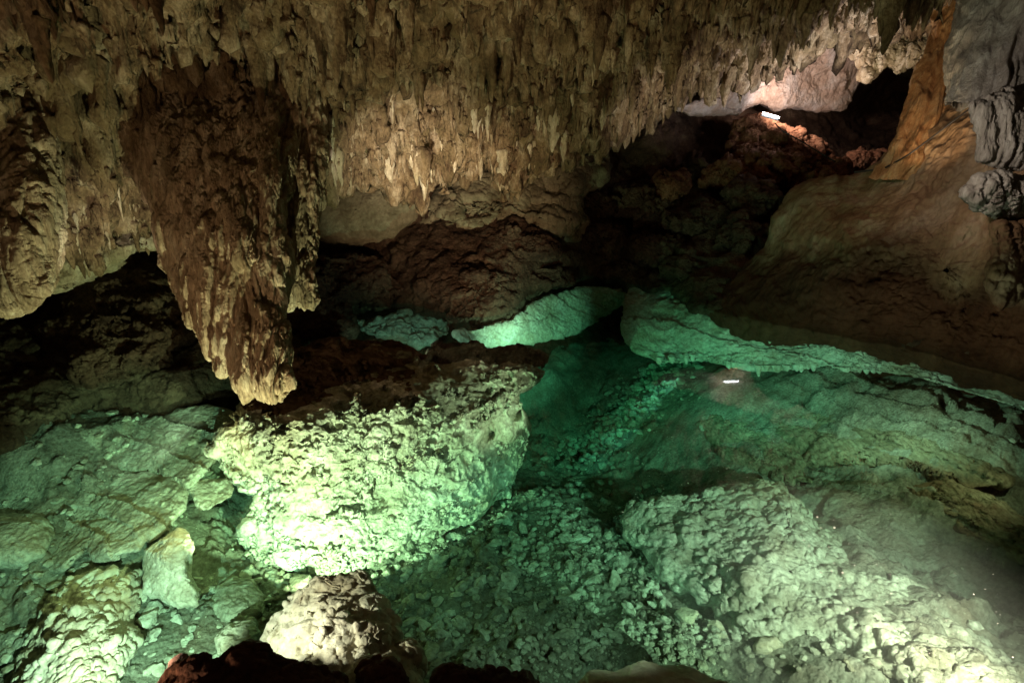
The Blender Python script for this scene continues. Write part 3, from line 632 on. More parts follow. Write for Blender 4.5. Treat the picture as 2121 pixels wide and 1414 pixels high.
# ------------------------------------------------------------------ strip lamp on its rock, with its cable
def lamp():
    root = tag(group_empty('strip_lamp', P(1597, 246, 10.0)), 'glowing white strip lamp lying on the rusty rock', 'lamp')
    import bmesh
    a = P(1580, 234, 10.0); b = P(1614, 244, 9.9)
    ax = Vector(b - a); L = ax.length; ax.normalize()
    def tube(name, r, off, m, ln):
        bm = bmesh.new(); bmesh.ops.create_cone(bm, cap_ends=True, segments=16, radius1=r, radius2=r, depth=ln)
        me = bpy.data.meshes.new(name); bm.to_mesh(me); bm.free(); me.materials.append(m)
        for p in me.polygons: p.use_smooth = True
        o = bpy.data.objects.new(name, me); col.objects.link(o)
        o.rotation_euler = ax.to_track_quat('Z', 'Y').to_euler(); o.location = Vector((a + b) / 2) + Vector(off); return child(o, root)
    me = bpy.data.materials.new('lamp_glow'); me.use_nodes = True; bs = me.node_tree.nodes['Principled BSDF']
    bs.inputs['Emission Color'].default_value = (.92, .93, 1, 1); bs.inputs['Emission Strength'].default_value = 14
    mh = bpy.data.materials.new('lamp_housing'); mh.use_nodes = True; mh.node_tree.nodes['Principled BSDF'].inputs['Base Color'].default_value = (.35, .35, .36, 1)
    tube('tube', .015, (0, 0, .0), me, L)
    bm = bmesh.new(); bmesh.ops.create_cube(bm, size=1)
    for v in bm.verts: v.co.x *= .06; v.co.y *= .03; v.co.z *= L * 1.06
    bmesh.ops.bevel(bm, geom=bm.edges[:], offset=.008, segments=2, affect='EDGES')
    m2 = bpy.data.meshes.new('housing'); bm.to_mesh(m2); bm.free(); m2.materials.append(mh)
    o = bpy.data.objects.new('housing', m2); col.objects.link(o); o.rotation_euler = ax.to_track_quat('Z', 'Y').to_euler(); o.location = Vector((a + b) / 2) + Vector((0, .03, -.04)); child(o, root)
lamp()
def cable(name, pts, r, mat, lab, cat):
    p = np.array(pts, float); t = np.arange(len(p)); tt = np.linspace(0, len(p) - 1, 60)
    p = np.stack([np.interp(tt, t, p[:, k]) for k in range(3)], -1)
    for _ in range(6): p[1:-1] = (p[:-2] + 2 * p[1:-1] + p[2:]) / 4
    th = np.linspace(0, 2 * math.pi, 8, endpoint=False)
    V = (p[:, None, :] + r * np.stack([0 * th, np.cos(th), np.sin(th)], -1)[None]).reshape(-1, 3)
    return tag(mesh_from(name, V, grid_faces(60, 8, True), mat), lab, cat)
mc = bpy.data.materials.new('black_cable'); mc.use_nodes = True; mc.node_tree.nodes['Principled BSDF'].inputs['Base Color'].default_value = (.02, .015, .012, 1)
cable('cable', [P(*q) for q in [(1605, 255, 9.75), (1618, 270, 9.65), (1640, 282, 9.6), (1665, 296, 9.6), (1700, 318, 9.6), (1730, 335, 9.5)]], .012, mc, 'black cable running down the rusty rock from the strip lamp', 'cable')
cable('cable', [P(*q) for q in [(1770, 357, 7.2), (1830, 350, 6.9), (1880, 322, 6.5), (1930, 285, 6.35), (1975, 250, 6.2), (2010, 225, 6.0)]], .012, mc, 'black cable sagging along the foot of the orange column', 'cable')

# ------------------------------------------------------------------ the half drowned boulder in the middle
mb = rock('boulder', [(500, 868), (446, 892), (440, 935), (455, 965), (480, 992), (530, 1030), (524, 1075), (500, 1112), (520, 1152), (600, 1178), (700, 1188), (785, 1178), (870, 1125), (980, 1072), (1058, 1022), (1078, 975), (1098, 905), (1092, 865),
    (1075, 812), (1130, 775), (1100, 756), (1020, 756), (895, 752), (850, 722), (780, 706), (690, 702), (620, 716), (560, 755), (510, 800)],
    [(500, 872, None, 0), (560, 878, None, 0), (620, 868, None, 0), (690, 849, None, 0), (780, 833, None, 0), (850, 822, None, 0), (905, 812, None, -.06), (905, 760, None, -.03), (910, 790, None, -.05),
     (600, 800, 4.95), (700, 720, 5.5), (850, 740, 5.7), (800, 790, 5.35), (520, 800, 4.9), (440, 930, None, -.22), (480, 990, None, -.5), (600, 930, None, -.2), (600, 1000, None, -.5), (700, 900, None, -.2), (700, 1000, None, -.6),
     (850, 900, None, -.3), (850, 1000, None, -.75), (980, 900, None, -.45), (980, 830, None, -.23), (980, 1000, None, -.85), (1000, 765, None, -.04), (1120, 770, None, -.12), (1085, 850, None, -.36), (1090, 930, None, -.85), (1060, 1020, None, -1.2),
     (520, 1110, None, -.95), (600, 1100, None, -.85), (600, 1175, None, -1.1), (700, 1185, None, -1.15), (700, 1100, None, -.9), (850, 1130, None, -1.2), (850, 1070, None, -1.0)],
    1.3, .14, M['uwpale'], [crag(.10, 1.6, 701, oct=4), facet(.05, 2.2, 704, (1, 1, 1.5)), pits(.035, 5, 702, (1, 1, 1.8)), crag(.024, 4, 703, oct=6, cracks=.12), strata(.02, 6, 712, (.3, .1, 1)), lumps(.050, 7, 705, thr=.25), lumps(.022, 15, 707, thr=.28), lumps(.05, 8.5, 711, thr=.32), dents([(1010, 933, DZ(1010, 933, -.6) - .1, .085, .30), (1070, 862, DZ(1070, 862, -.5) - .1, .055, .2), (775, 1075, DZ(775, 1075, -.9) - .08, .075, .2), (900, 1010, DZ(900, 1010, -.7), .02, .06), (700, 1060, DZ(700, 1060, -.8), .03, .08)]), pits(.010, 18, 709)], res=(760, 330), centre=(760, 950), pw=8)
tag(mb, 'huge half drowned boulder, dark on top and glowing pale green below the water line', 'boulder')
def cap_top():
    pass

U = lambda s, a=.04, l=.018, n=9: [crag(a, 2.2, s, oct=5), crag(a * .35, 9, s + 3, oct=4), lumps(l, n, s + 5, thr=.1), pits(l * .6, n * 1.8, s + 8)]
def sub(outline, ctrl, thick, edge, mat, disps, lab, cat='rock', name='submerged_rock', **k):
    return boulder(name, outline, ctrl, thick, edge, M[mat], disps, lab, cat, **k)
SL = lambda s: [crag(.05, 2.0, s, oct=5), strata(.03, 9, s + 1, (.35, .6, 1)), crag(.018, 10, s + 2, oct=4)]
sub([(222, 915), (260, 885), (330, 862), (400, 845), (470, 850), (500, 880), (450, 900), (448, 945), (420, 975), (390, 1005), (345, 985), (300, 975), (250, 972), (222, 945)],
    [(222, 930, None, -.50), (330, 870, None, -.36), (470, 860, None, -.30), (400, 990, None, -.52), (300, 970, None, -.55)], .30, .05, 'uw', SL(721), 'flat tan slab under the water just left of the huge boulder', 'slab', 'submerged_slab', pw=10, res=(320, 130))
sub([(130, 1040), (200, 1000), (290, 985), (370, 980), (385, 1010), (380, 1050), (345, 1090), (300, 1120), (290, 1140), (240, 1150), (200, 1160), (180, 1130), (130, 1180), (60, 1190), (90, 1100)],
    [(130, 1050, None, -.68), (370, 985, None, -.55), (380, 1050, None, -.62), (240, 1145, None, -.66), (90, 1170, None, -.78)], .35, .06, 'uw', SL(731), 'large tilted slab with a rough right end, lying below the flat tan slab', 'slab', 'submerged_slab', pw=10, res=(340, 140))
sub([(372, 1010), (420, 990), (470, 988), (485, 1010), (480, 1030), (430, 1055), (410, 1050), (395, 1025)], [(372, 1010, None, -.58), (480, 1000, None, -.58), (430, 1055, None, -.66)], .2, .04, 'uw', U(741), 'small pale plate bridging the gap between slabs and huge boulder', 'slab', 'submerged_slab', pw=8)
sub([(-60, 1080), (0, 1062), (60, 1060), (100, 1078), (112, 1110), (90, 1150), (50, 1168), (-20, 1170), (-80, 1150)], [(-60, 1120, None, -.55), (60, 1060, None, -.52), (90, 1150, None, -.62)], .4, .16, 'uw', [crag(.05, 2, 751, oct=4), crag(.012, 10, 753, oct=4)], 'rounded green boulder under water at the left edge', 'boulder', pw=3)
sub([(292, 1180), (295, 1135), (330, 1115), (370, 1092), (392, 1100), (400, 1140), (392, 1180), (410, 1225), (408, 1252), (370, 1258), (330, 1240), (300, 1225)], [(295, 1180, None, -.72), (380, 1100, None, -.52), (400, 1240, None, -.80), (340, 1160, None, -.58)], .4, .10, 'uwpale', U(761, .05, .012),
    'bright cream wedge of rock standing in the pale rubble at lower left', pw=4)
sub([(30, 1414), (50, 1350), (90, 1290), (110, 1240), (150, 1200), (210, 1180), (280, 1190), (290, 1240), (270, 1290), (280, 1340), (250, 1390), (220, 1450), (130, 1480), (50, 1470)],
    [(60, 1340, None, -.80), (200, 1190, None, -.75), (280, 1220, None, -.82), (150, 1330, None, -.62), (260, 1380, None, -.78), (130, 1450, None, -.7)], .4, .12, 'cream', [crag(.07, 2.4, 771, oct=5), lumps(.05, 9, 773, thr=.15), lumps(.03, 16, 775), crag(.012, 14, 776, oct=4)],
    'knobbly cream rock covered in button growths in the lower left corner', pw=4, res=(340, 150))
sub([(432, 1250), (450, 1215), (480, 1190), (520, 1200), (550, 1235), (545, 1270), (500, 1290), (455, 1290)], [(440, 1240, None, -1.0), (520, 1200, None, -1.0), (500, 1290, None, -1.0)], .3, .12, 'uw', U(781), 'grey green block in the rubble left of the cream rock', pw=3, res=(160, 70))
sub([(440, 1320), (470, 1285), (520, 1282), (540, 1310), (520, 1350), (480, 1368), (450, 1355)], [(450, 1320, None, -.8), (530, 1300, None, -.8), (480, 1360, None, -.82)], .3, .12, 'uw', U(791), 'round grey green stone next to the foreground rocks', pw=3, res=(160, 70))
sub([(555, 1345), (568, 1290), (590, 1250), (620, 1215), (690, 1195), (735, 1180), (770, 1200), (790, 1240), (830, 1280), (838, 1330), (862, 1380), (880, 1440), (760, 1470), (640, 1440), (560, 1400)],
    [(560, 1350, 2.95), (640, 1220, 3.15), (730, 1190, 3.25), (800, 1260, 3.1), (850, 1380, 2.75), (680, 1300, 2.82), (740, 1400, 2.57), (620, 1400, 2.68)], .10, .10, 'cream', [crag(.10, 2.6, 801, oct=4), lumps(.05, 6, 803, thr=-.1), crag(.02, 10, 805, oct=4)],
    'tall cream rock with brown hollows right behind the dark foreground rocks', pw=4, res=(360, 160))
# right hand rocks
sub([(1288, 1075), (1310, 1040), (1380, 1030), (1450, 1020), (1490, 1002), (1560, 998), (1615, 1000), (1640, 1040), (1700, 1090), (1780, 1150), (1860, 1190), (1960, 1260), (2050, 1330), (2130, 1420), (1950, 1440), (1800, 1380), (1740, 1345), (1640, 1330), (1560, 1330), (1500, 1290), (1450, 1235), (1380, 1185), (1310, 1120)],
    [(1290, 1080, None, -1.05), (1480, 1010, None, -.9), (1610, 1005, None, -.84), (1850, 1190, None, -.70), (2100, 1400, None, -.45), (1500, 1290, None, -.9), (1380, 1185, None, -1.0), (1740, 1345, None, -.75), (1600, 1150, None, -.68), (1480, 1150, None, -.84), (1800, 1300, None, -.60)],
    .5, .14, 'uw', [crag(.09, 1.8, 821, oct=5), lumps(.055, 5.5, 823, thr=.1), lumps(.03, 12, 824, thr=.05), crag(.02, 10, 825, oct=4)], 'long knobbly rock in the beam of light under water at lower right', pw=5, res=(520, 220), centre=(1640, 1180))
sub([(1560, 1338), (1575, 1322), (1605, 1320), (1622, 1335), (1618, 1350), (1580, 1357), (1562, 1350)], [(0, 0, DZ(1590, 1340, -.82))], .15, .06, 'uwpale', U(831, .02, .01), 'small yellowish stone lying below the long knobbly rock', pw=3, res=(120, 50))
sub([(1868, 1255), (1890, 1240), (1930, 1240), (1958, 1262), (1950, 1280), (1900, 1282), (1872, 1272)], [(0, 0, DZ(1910, 1260, -.7))], .2, .08, 'uw', U(841, .02, .01), 'rounded greenish stone beside the right end of the light beam', pw=3, res=(120, 50))
sub([(1700, 1060), (1720, 1030), (1800, 1010), (1880, 1040), (1960, 1110), (1990, 1160), (1930, 1180), (1850, 1160), (1760, 1110), (1715, 1090)],
    [(1700, 1060, None, -.92), (1800, 1015, None, -.80), (1990, 1160, None, -.78), (1850, 1160, None, -.88), (1850, 1080, None, -.76)], .3, .06, 'silt', [crag(.05, 2.0, 851, oct=5), strata(.03, 9, 852, (.6, .5, 1)), crag(.02, 10, 853)], 'smooth greenish slab on the striated floor at right', 'slab', 'submerged_slab', pw=8)
for q_, z_, sd_, lb_ in [([(1560, 905), (1640, 868), (1760, 862), (1900, 895), (2040, 960), (2090, 1000), (2010, 1010), (1880, 965), (1760, 955), (1650, 960), (1580, 940)], [(1560, 905, None, -1.06), (1900, 895, None, -.60), (2090, 1000, None, -.48), (1760, 955, None, -.84), (1700, 900, None, -.86)], 841, 'long striated slab below the turquoise ledge'),
        ([(1880, 1010), (1960, 1000), (2080, 1050), (2180, 1130), (2190, 1200), (2080, 1150), (1990, 1110), (1910, 1060)], [(1880, 1010, None, -.70), (2080, 1050, None, -.52), (2190, 1180, None, -.55), (1990, 1110, None, -.70)], 846, 'slanting slab at the right edge beyond the rounded greenish stone'),
        ([(1450, 880), (1500, 855), (1570, 880), (1650, 950), (1680, 1000), (1620, 990), (1550, 965), (1480, 930)], [(1450, 880, None, -1.22), (1570, 880, None, -1.02), (1660, 990, None, -1.02), (1500, 930, None, -1.22)], 856, 'reddish flat slab beyond the long knobbly rock')]:
    sub(q_, z_, .3, .05, 'slab', [crag(.07, 1.8, sd_, oct=6, gain=.6), strata(.05, 6, sd_ + 1, (.7, .45, 1)), crag(.03, 8, sd_ + 2, oct=5)], lb_, 'slab', 'submerged_slab', pw=6, res=(340, 130))
# ledge along the right shore, with its fringe of small stalactites
lg = rock('submerged_ledge', [(1288, 690), (1292, 640), (1300, 600), (1340, 590), (1400, 590), (1440, 620), (1500, 638), (1600, 655), (1700, 672), (1900, 708), (2121, 768), (2400, 850), (2400, 930), (2121, 815), (2000, 792), (1860, 775), (1750, 765), (1680, 762), (1640, 768), (1560, 768), (1510, 758), (1450, 742), (1400, 748), (1365, 750), (1330, 735), (1300, 715)],
    [(1300, 600, None, -.06), (1400, 606, None, -.085), (1440, 638, None, -.085), (1500, 657, None, -.085), (1600, 674, None, -.085), (1700, 690, None, -.085), (1800, 711, None, -.085), (1900, 731, None, -.085), (2000, 758, None, -.085), (2121, 791, None, -.085), (2400, 870, None, -.085),
     (1340, 600, None, -.08), (1450, 600, 8.9), (1700, 660, 7.3), (1900, 700, 6.9), (2121, 768, 5.9), (1600, 640, 7.9), (1500, 700, None, -.28), (1350, 700, None, -.45), (1330, 735, None, -.64), (1450, 740, None, -.56), (1600, 765, None, -.52), (1700, 760, None, -.43), (1860, 775, None, -.31), (2000, 792, None, -.25), (2121, 812, None, -.2), (2400, 930, None, -.2),
     (1700, 725, None, -.24), (1295, 650, None, -.2)],
    .35, .06, M['uwpale'], [crag(.04, 1.8, 861, oct=4), strata(.03, 9, 862, (.1, .1, 1)), crag(.035, 6, 863, oct=6, gain=.6), pits(.02, 9, 864)], res=(620, 200), centre=(1700, 720), pw=10)
tag(lg, 'turquoise ledge under water along the right shore with small hanging points', 'ledge')
for i in range(34):
    px = 1360 + i * 15 + rr.uniform(-5, 5); top = np.interp(px, [1330, 1365, 1400, 1450, 1510, 1560, 1640, 1700, 1860], [735, 748, 746, 740, 756, 764, 764, 758, 770])
    if rr.random() < (.6 if px < 1490 else .25): continue
    zz = np.interp(px, [1330, 1450, 1600, 1700, 1860], [-.62, -.54, -.50, -.41, -.29]); L = rr.uniform(3, 8) + 12 * rr.random() ** 3; d = DZ(px, top, zz) + .03
    o = column('drip_point', [(px, top - 10, d, rr.uniform(6, 9)), (px, top + L * .4, d, rr.uniform(4, 6)), (px + 1, top + L, d, 1.2)], M['uwpale'], [crag(.008, 14, 870 + i, oct=2)], res=(14, 16))
    child(o, lg)
# dark rock in the far water, lit ledges behind it
sub([(880, 735), (900, 712), (960, 708), (1020, 722), (1060, 715), (1110, 724), (1135, 740), (1125, 758), (1080, 765), (1000, 762), (900, 758)], [(880, 735, 6.3), (1180, 745, 6.55), (1050, 720, 6.42), (1000, 768, 6.2)], .12, .12, 'wall', [crag(.07, 3, 880, oct=5), facet(.06, 6, 879)] + U(881, .05, .02), 'dark low rock between the huge boulder and the lit far ledge', pw=4)
sub([(735, 668), (800, 660), (845, 640), (925, 655), (930, 690), (870, 715), (810, 705), (760, 690)], [(735, 668, None, -.16), (845, 645, None, -.12), (925, 690, None, -.28), (800, 705, None, -.34)], .3, .05, 'uwpale', [facet(.14, 3, 890)] + U(891, .06, .03, 6), 'broken pale ledge lit green in the far left water', 'ledge', 'submerged_ledge', pw=6)
sub([(650, 712), (700, 704), (760, 704), (830, 712), (880, 735), (890, 752), (840, 750), (740, 735)], [(650, 712, None, .2), (880, 740, None, .02), (800, 715, None, .12)], .4, .1, 'dark', R1(901, .06), 'low brown rock rim behind the top of the huge boulder', pw=3)
sub([(940, 690), (1000, 680), (1060, 664), (1110, 625), (1200, 596), (1290, 596), (1298, 625), (1260, 650), (1190, 690), (1120, 708), (1040, 718), (960, 712)],
    [(940, 690, None, -.10), (1060, 662, None, -.07), (1110, 622, None, -.07), (1200, 592, None, -.07), (1290, 596, None, -.07), (1040, 716, None, -.37), (1190, 690, None, -.72), (1290, 630, None, -.35), (1130, 650, None, -.3), (1000, 690, None, -.17)], .35, .05, 'uwpale', SL(911), 'bright turquoise sloping ledge in the far water below the dark overhang', 'ledge', 'submerged_ledge', pw=8, res=(360, 130))

# ------------------------------------------------------------------ foreground rocks
def fg(outline, ctrl, lab, seed, mat='dark', dl=None, **k):
    o = rock('foreground_rock', outline, ctrl, .5, .10, M[mat], dl or [crag(.03, 6, seed, oct=4), lumps(.02, 14, seed + 2, thr=-.2), crag(.01, 18, seed + 4, oct=4)], pw=3, res=(260, 100), **k)
    return tag(o, lab, 'rock')
fg([(330, 1440), (345, 1390), (365, 1365), (400, 1362), (440, 1375), (465, 1368), (475, 1345), (510, 1336), (550, 1338), (570, 1362), (600, 1378), (660, 1380), (700, 1400), (740, 1440), (740, 1560), (330, 1560)], [(340, 1400, 2.0), (700, 1400, 2.0), (500, 1340, 2.0), (500, 1500, 1.8)], 'dark red brown rock at the very bottom below the cream rock', 1001)
fg([(748, 1440), (752, 1390), (775, 1368), (805, 1366), (830, 1385), (840, 1410), (860, 1440), (860, 1540), (748, 1540)], [(750, 1400, 2.02), (850, 1400, 2.02), (800, 1500, 1.9)], 'small dark red rock knob in the middle of the bottom edge', 1011)
fg([(890, 1440), (905, 1400), (930, 1382), (1000, 1392), (1040, 1396), (1075, 1402), (1085, 1388), (1100, 1402), (1120, 1440), (1120, 1540), (890, 1540)], [(900, 1410, 2.0), (1100, 1410, 2.0), (1000, 1500, 1.9)], 'low dark red rock rim at the bottom edge right of the knob', 1021)
fg([(1190, 1440), (1215, 1385), (1260, 1388), (1330, 1372), (1400, 1378), (1470, 1400), (1540, 1420), (1600, 1450), (1500, 1540), (1200, 1540)], [(1200, 1420, 2.5), (1400, 1380, 2.62), (1560, 1430, 2.5), (1300, 1500, 2.35)], 'smooth tan rock rim at the bottom edge', 1031, 'cream', [crag(.04, 3, 1031, oct=3), crag(.006, 16, 1033, oct=3)])

# ================================================================== stalactites of the ceiling
bpy.context.view_layer.update()
rng = np.random.RandomState(77)
camp = Vector((0, 0, CAM_H))
def cast_ceiling(px, py):
    d = Vector(P(px, py, 1.0)) - camp
    ok, loc, nor, _ = ceil.ray_cast(camp - ceil.location, d.normalized())
    return (np.array(loc + ceil.location), np.array(nor)) if ok else (None, None)
def stal_mesh(seed, nth, ns, lump=.26, blunt=.25):
    """unit stalactite hanging from 0 to -1, radius about 1"""
    r = np.random.RandomState(seed)
    t = np.linspace(0, 1, ns); th = np.linspace(0, 2 * math.pi, nth, endpoint=False)
    prof = (1 - t) ** r.uniform(.5, .9) * (1 - blunt) + blunt * np.sqrt(np.clip(1 - t, 0, 1)) + .5 * np.exp(-t * 7)
    prof = prof * np.sqrt(np.clip(t / .14, 0.0004, 1))
    T, A = np.meshgrid(t, th, indexing='ij')
    q = np.stack([np.cos(A) * 1.3, np.sin(A) * 1.3, T * 5], -1).reshape(-1, 3) + seed * 3.1
    n = fbm(q, seed, 4).reshape(T.shape); n2 = fbm(q * [2.5, 2.5, .5], seed + 7, 2).reshape(T.shape)
    R = prof[:, None] * (1 + lump * 2.2 * n + lump * 1.6 * n2)
    wx = .35 * fbm(np.stack([t * 2, t * 0, t * 0 + seed], -1), seed + 3, 2); wy = .35 * fbm(np.stack([t * 2, t * 0 + 5, t * 0 + seed], -1), seed + 4, 2)
    V = np.stack([np.cos(A) * R + wx[:, None], np.sin(A) * R + wy[:, None], -T], -1).reshape(-1, 3)
    return V, grid_faces(ns, nth, True)[:, ::-1]
lipx = [c[0] for c in LIP]; lipy = [c[1] for c in LIP]
ZONES = [('stalactite in the dim brown ceiling at the far left', 'stalactites of the dim left ceiling'),
         ('stalactite in the brown ceiling above the huge hanging dripstone', 'stalactites above the hanging dripstone'),
         ('stalactite of the brightly lit fringe over the olive boulders', 'stalactites of the lit fringe'),
         ('stalactite in the brown ceiling above the lit fringe', 'stalactites above the lit fringe'),
         ('stalactite in the grey lit ceiling towards the strip lamp', 'stalactites of the grey lit ceiling'),
         ('stalactite on the pale lit shelf left of the hanging dripstone', 'stalactites of the pale left shelf')]
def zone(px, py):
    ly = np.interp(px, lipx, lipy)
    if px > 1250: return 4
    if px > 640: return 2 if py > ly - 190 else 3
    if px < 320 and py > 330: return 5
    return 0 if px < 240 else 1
protos = {}
for k in range(8):
    for mk in ('ceiling', 'pale'):
        V, F = stal_mesh(40 + k, 18, 30)
        o = mesh_from('stalactite', V, F, M[mk], origin=(0, 0, 0)); protos[(k, mk)] = o.data; bpy.data.objects.remove(o)
def add_stal(px, py, L, r, emb=.14, pos=None):
    if pos is None:
        pos, nor = cast_ceiling(px, py)
        if pos is None: return
    z = zone(px, py)
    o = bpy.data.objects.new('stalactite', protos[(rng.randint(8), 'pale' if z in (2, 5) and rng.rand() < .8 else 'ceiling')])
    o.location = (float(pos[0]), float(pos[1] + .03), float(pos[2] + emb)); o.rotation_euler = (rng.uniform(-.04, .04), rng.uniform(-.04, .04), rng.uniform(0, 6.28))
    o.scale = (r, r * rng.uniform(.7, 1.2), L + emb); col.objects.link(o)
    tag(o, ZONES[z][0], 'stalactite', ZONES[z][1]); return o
# the big ones one can point at: (px, py of the root, length m, radius m)
BIG = [(1015, 95, .50, .075), (1050, 90, .46, .06), (1000, 110, .42, .05), (1075, 60, .3, .05), (530, 110, .42, .075), (660, 60, .4, .08), (690, 70, .34, .06), (425, 215, .22, .06), (410, 205, .2, .04), (700, 20, .35, .07),
       (60, 30, .3, .06), (200, 160, .2, .05), (875, 330, .30, .09), (860, 335, .26, .07), (893, 335, .24, .06), (700, 330, .28, .07), (662, 320, .30, .07), (685, 335, .26, .05), (1040, 330, .26, .09), (1215, 250, .2, .07), (1230, 240, .2, .05), (760, 50, .3, .05), (840, 30, .3, .07)]
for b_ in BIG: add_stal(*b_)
n = len(BIG)
while n < 300:
    px = rng.uniform(-20, 1960); ly = np.interp(px, lipx, lipy)
    py = ly - abs(rng.normal(0, 130)) - 4 if rng.rand() < .75 else rng.uniform(-20, ly)
    if py < -30 or (330 < px < 560 and py > 300): continue
    dd = np.interp(px, [0, 600, 1300, 1900], [4, 6, 8, 9])
    L = rng.uniform(.06, .13) * (1 + 1.4 * rng.rand() ** 3) * (1.3 if py > ly - 60 else 1) * dd / 6.5
    if add_stal(px, py, L, L * rng.uniform(.17, .34)): n += 1
# the countless small ones
SV = [stal_mesh(60 + k, 7, 8) for k in range(10)]
VV, FF, off = [], [], 0
cl = lambda a, b: perlin(np.array([[a / 55., b / 40., 3.3]]), 9)[0]
for i in range(5200):
    px = rng.uniform(-80, 1990); ly = np.interp(px, lipx, lipy)
    py = ly + 6 - abs(rng.normal(0, 110)) if rng.rand() < .55 else rng.uniform(-60, ly)
    if 345 < px < 560 and py > 330: continue
    c_ = cl(px, py)
    if c_ < .05 and rng.rand() < .8: continue
    pos, nor = cast_ceiling(px, py)
    if pos is None: continue
    dd = abs(pos[1]); L = rng.gamma(1.6, .018) * (.5 + dd / 9) * (1 + 1.5 * max(c_, 0)) + .010; r = min(L * rng.uniform(.22, .55), .035)
    V, F = SV[rng.randint(10)]; a = rng.uniform(0, 6.28)
    W = V * [r, r, L + .05]; W = np.stack([W[:, 0] * math.cos(a) - W[:, 1] * math.sin(a), W[:, 0] * math.sin(a) + W[:, 1] * math.cos(a), W[:, 2]], -1) + pos + [0, 0, .05]
    VV.append(W); FF.append(F + off); off += len(V)
tag(mesh_from('small_stalactites', np.vstack(VV), np.vstack(FF), M['ceiling'], origin=(0, 6, 3)), kind='stuff')

# ================================================================== stones and gravel on the pool bed
dg = bpy.context.evaluated_depsgraph_get()
def cast(px, py):
    d = (Vector(P(px, py, 1.0)) - camp).normalized()
    ok, loc, nor, i, ob, m = scene.ray_cast(dg, camp, d)
    return (loc, nor, ob) if ok else (None, None, None)
def ico(sub):
    import bmesh
    bm = bmesh.new(); bmesh.ops.create_icosphere(bm, subdivisions=sub, radius=1)
    V = np.array([v.co[:] for v in bm.verts]); F = np.array([[v.index for v in f.verts] for f in bm.faces]); bm.free(); return V, F
def stone_mesh(seed, sub):
    V, F = ico(sub); r = np.random.RandomState(seed)
    for k in range(14):      # broken faces
        n = r.normal(size=3); n /= np.linalg.norm(n); h = r.uniform(.45, .85); t = V @ n; V = V - np.where(t > h, (t - h), 0)[:, None] * n[None] * .92
    V = V * (1 + .16 * fbm(V * 1.2 + seed, seed, 3) + (.05 * fbm(V * 5, seed + 2, 3) if sub > 2 else 0))[:, None]
    return V * [1, r.uniform(.65, .95), r.uniform(.45, .75)], F
SP_ = {}
for k in range(9):
    for mk in ('uw', 'uwpale'):
        V, F = stone_mesh(300 + k, 4); o = mesh_from('stone', V, F, M[mk], False, origin=(0, 0, 0)); SP_[(k, mk)] = o.data; bpy.data.objects.remove(o)
def in_rubble(px, py):
    """the loose rubble bank in the middle, and the pale rubble at lower left"""
    if px < 560: return 1 if 1180 < py and px > 300 and py > 1560 - px * .95 else 0
    lo = np.interp(px, [560, 780, 1080, 1120, 1250, 1300, 1500], [1185, 1180, 1025, 1015, 1100, 1130, 1290]); hi = np.interp(px, [560, 900, 1300, 1520], [1200, 1370, 1340, 1370])
    return 2 if lo < py < hi and px < 1520 else 0
n = 0; tries = 0
while n < 270 and tries < 6000:
    tries += 1
    px = rng.uniform(300, 1500); py = rng.uniform(1020, 1400); k = in_rubble(px, py)
    if not k: continue
    loc, nor, ob = cast(px, py)
    if ob is not bedo: continue
    dist = (loc - camp).length; r = (.006 + .030 * rng.rand() ** 4 + (.02 if rng.rand() < .05 else 0)) * dist * .55
    o = bpy.data.objects.new('stone', SP_[(rng.randint(9), 'uwpale' if k == 1 or rng.rand() < .3 else 'uw')])
    o.location = loc + Vector((0, 0, r * .25)); o.rotation_euler = (rng.uniform(-.5, .5), rng.uniform(-.5, .5), rng.uniform(0, 6.28)); o.scale = (r * rng.uniform(.9, 1.4), r, r * rng.uniform(.8, 1.2))
    col.objects.link(o); n += 1
    tag(o, 'pale broken stone in the bright rubble left of the tall cream rock' if k == 1 else 'grey green stone in the rubble bank below the huge boulder', 'stone', 'stones of the bright rubble' if k == 1 else 'stones of the rubble bank')
GV = [stone_mesh(400 + k, 1) for k in range(12)]
VV, FF, off = [], [], 0
for i in range(14500):
    px = rng.uniform(-20, 2140) if i % 3 == 0 else rng.uniform(560, 1560); py = rng.uniform(780, 1414) if i % 3 == 0 else rng.uniform(1000, 1414)
    if i % 3 and not in_rubble(px, py) and rng.rand() < .6: continue
    if px > 1380 and py < 1290 and rng.rand() < .94: continue
    if 1100 < px < 1400 and 740 < py < 1010 and i <= 13000 and rng.rand() < .6: continue
    if i > 13000: u_ = rng.rand(); px = 1400 - 210 * u_ + rng.normal(0, 34); py = 765 + 190 * u_ + rng.normal(0, 16)
    loc, nor, ob = cast(px, py)
    if ob is not bedo: continue
    if i <= 13000 and perlin(np.array([[loc[0] * 2.6, loc[1] * 2.6, 1.7]]), 12)[0] < -.08 and rng.rand() < .85: continue
    dist = (loc - camp).length; r = (.0016 + .011 * rng.rand() ** 4) * dist
    V, F = GV[rng.randint(12)]; a = rng.uniform(0, 6.28)
    W = V * r; W = np.stack([W[:, 0] * math.cos(a) - W[:, 1] * math.sin(a), W[:, 0] * math.sin(a) + W[:, 1] * math.cos(a), W[:, 2]], -1) + np.array(loc) + [0, 0, r * .3]
    VV.append(W); FF.append(F + off); off += len(V)
tag(mesh_from('gravel', np.vstack(VV), np.vstack(FF), M['uw'], False, origin=(0, 4, -1)), kind='stuff')

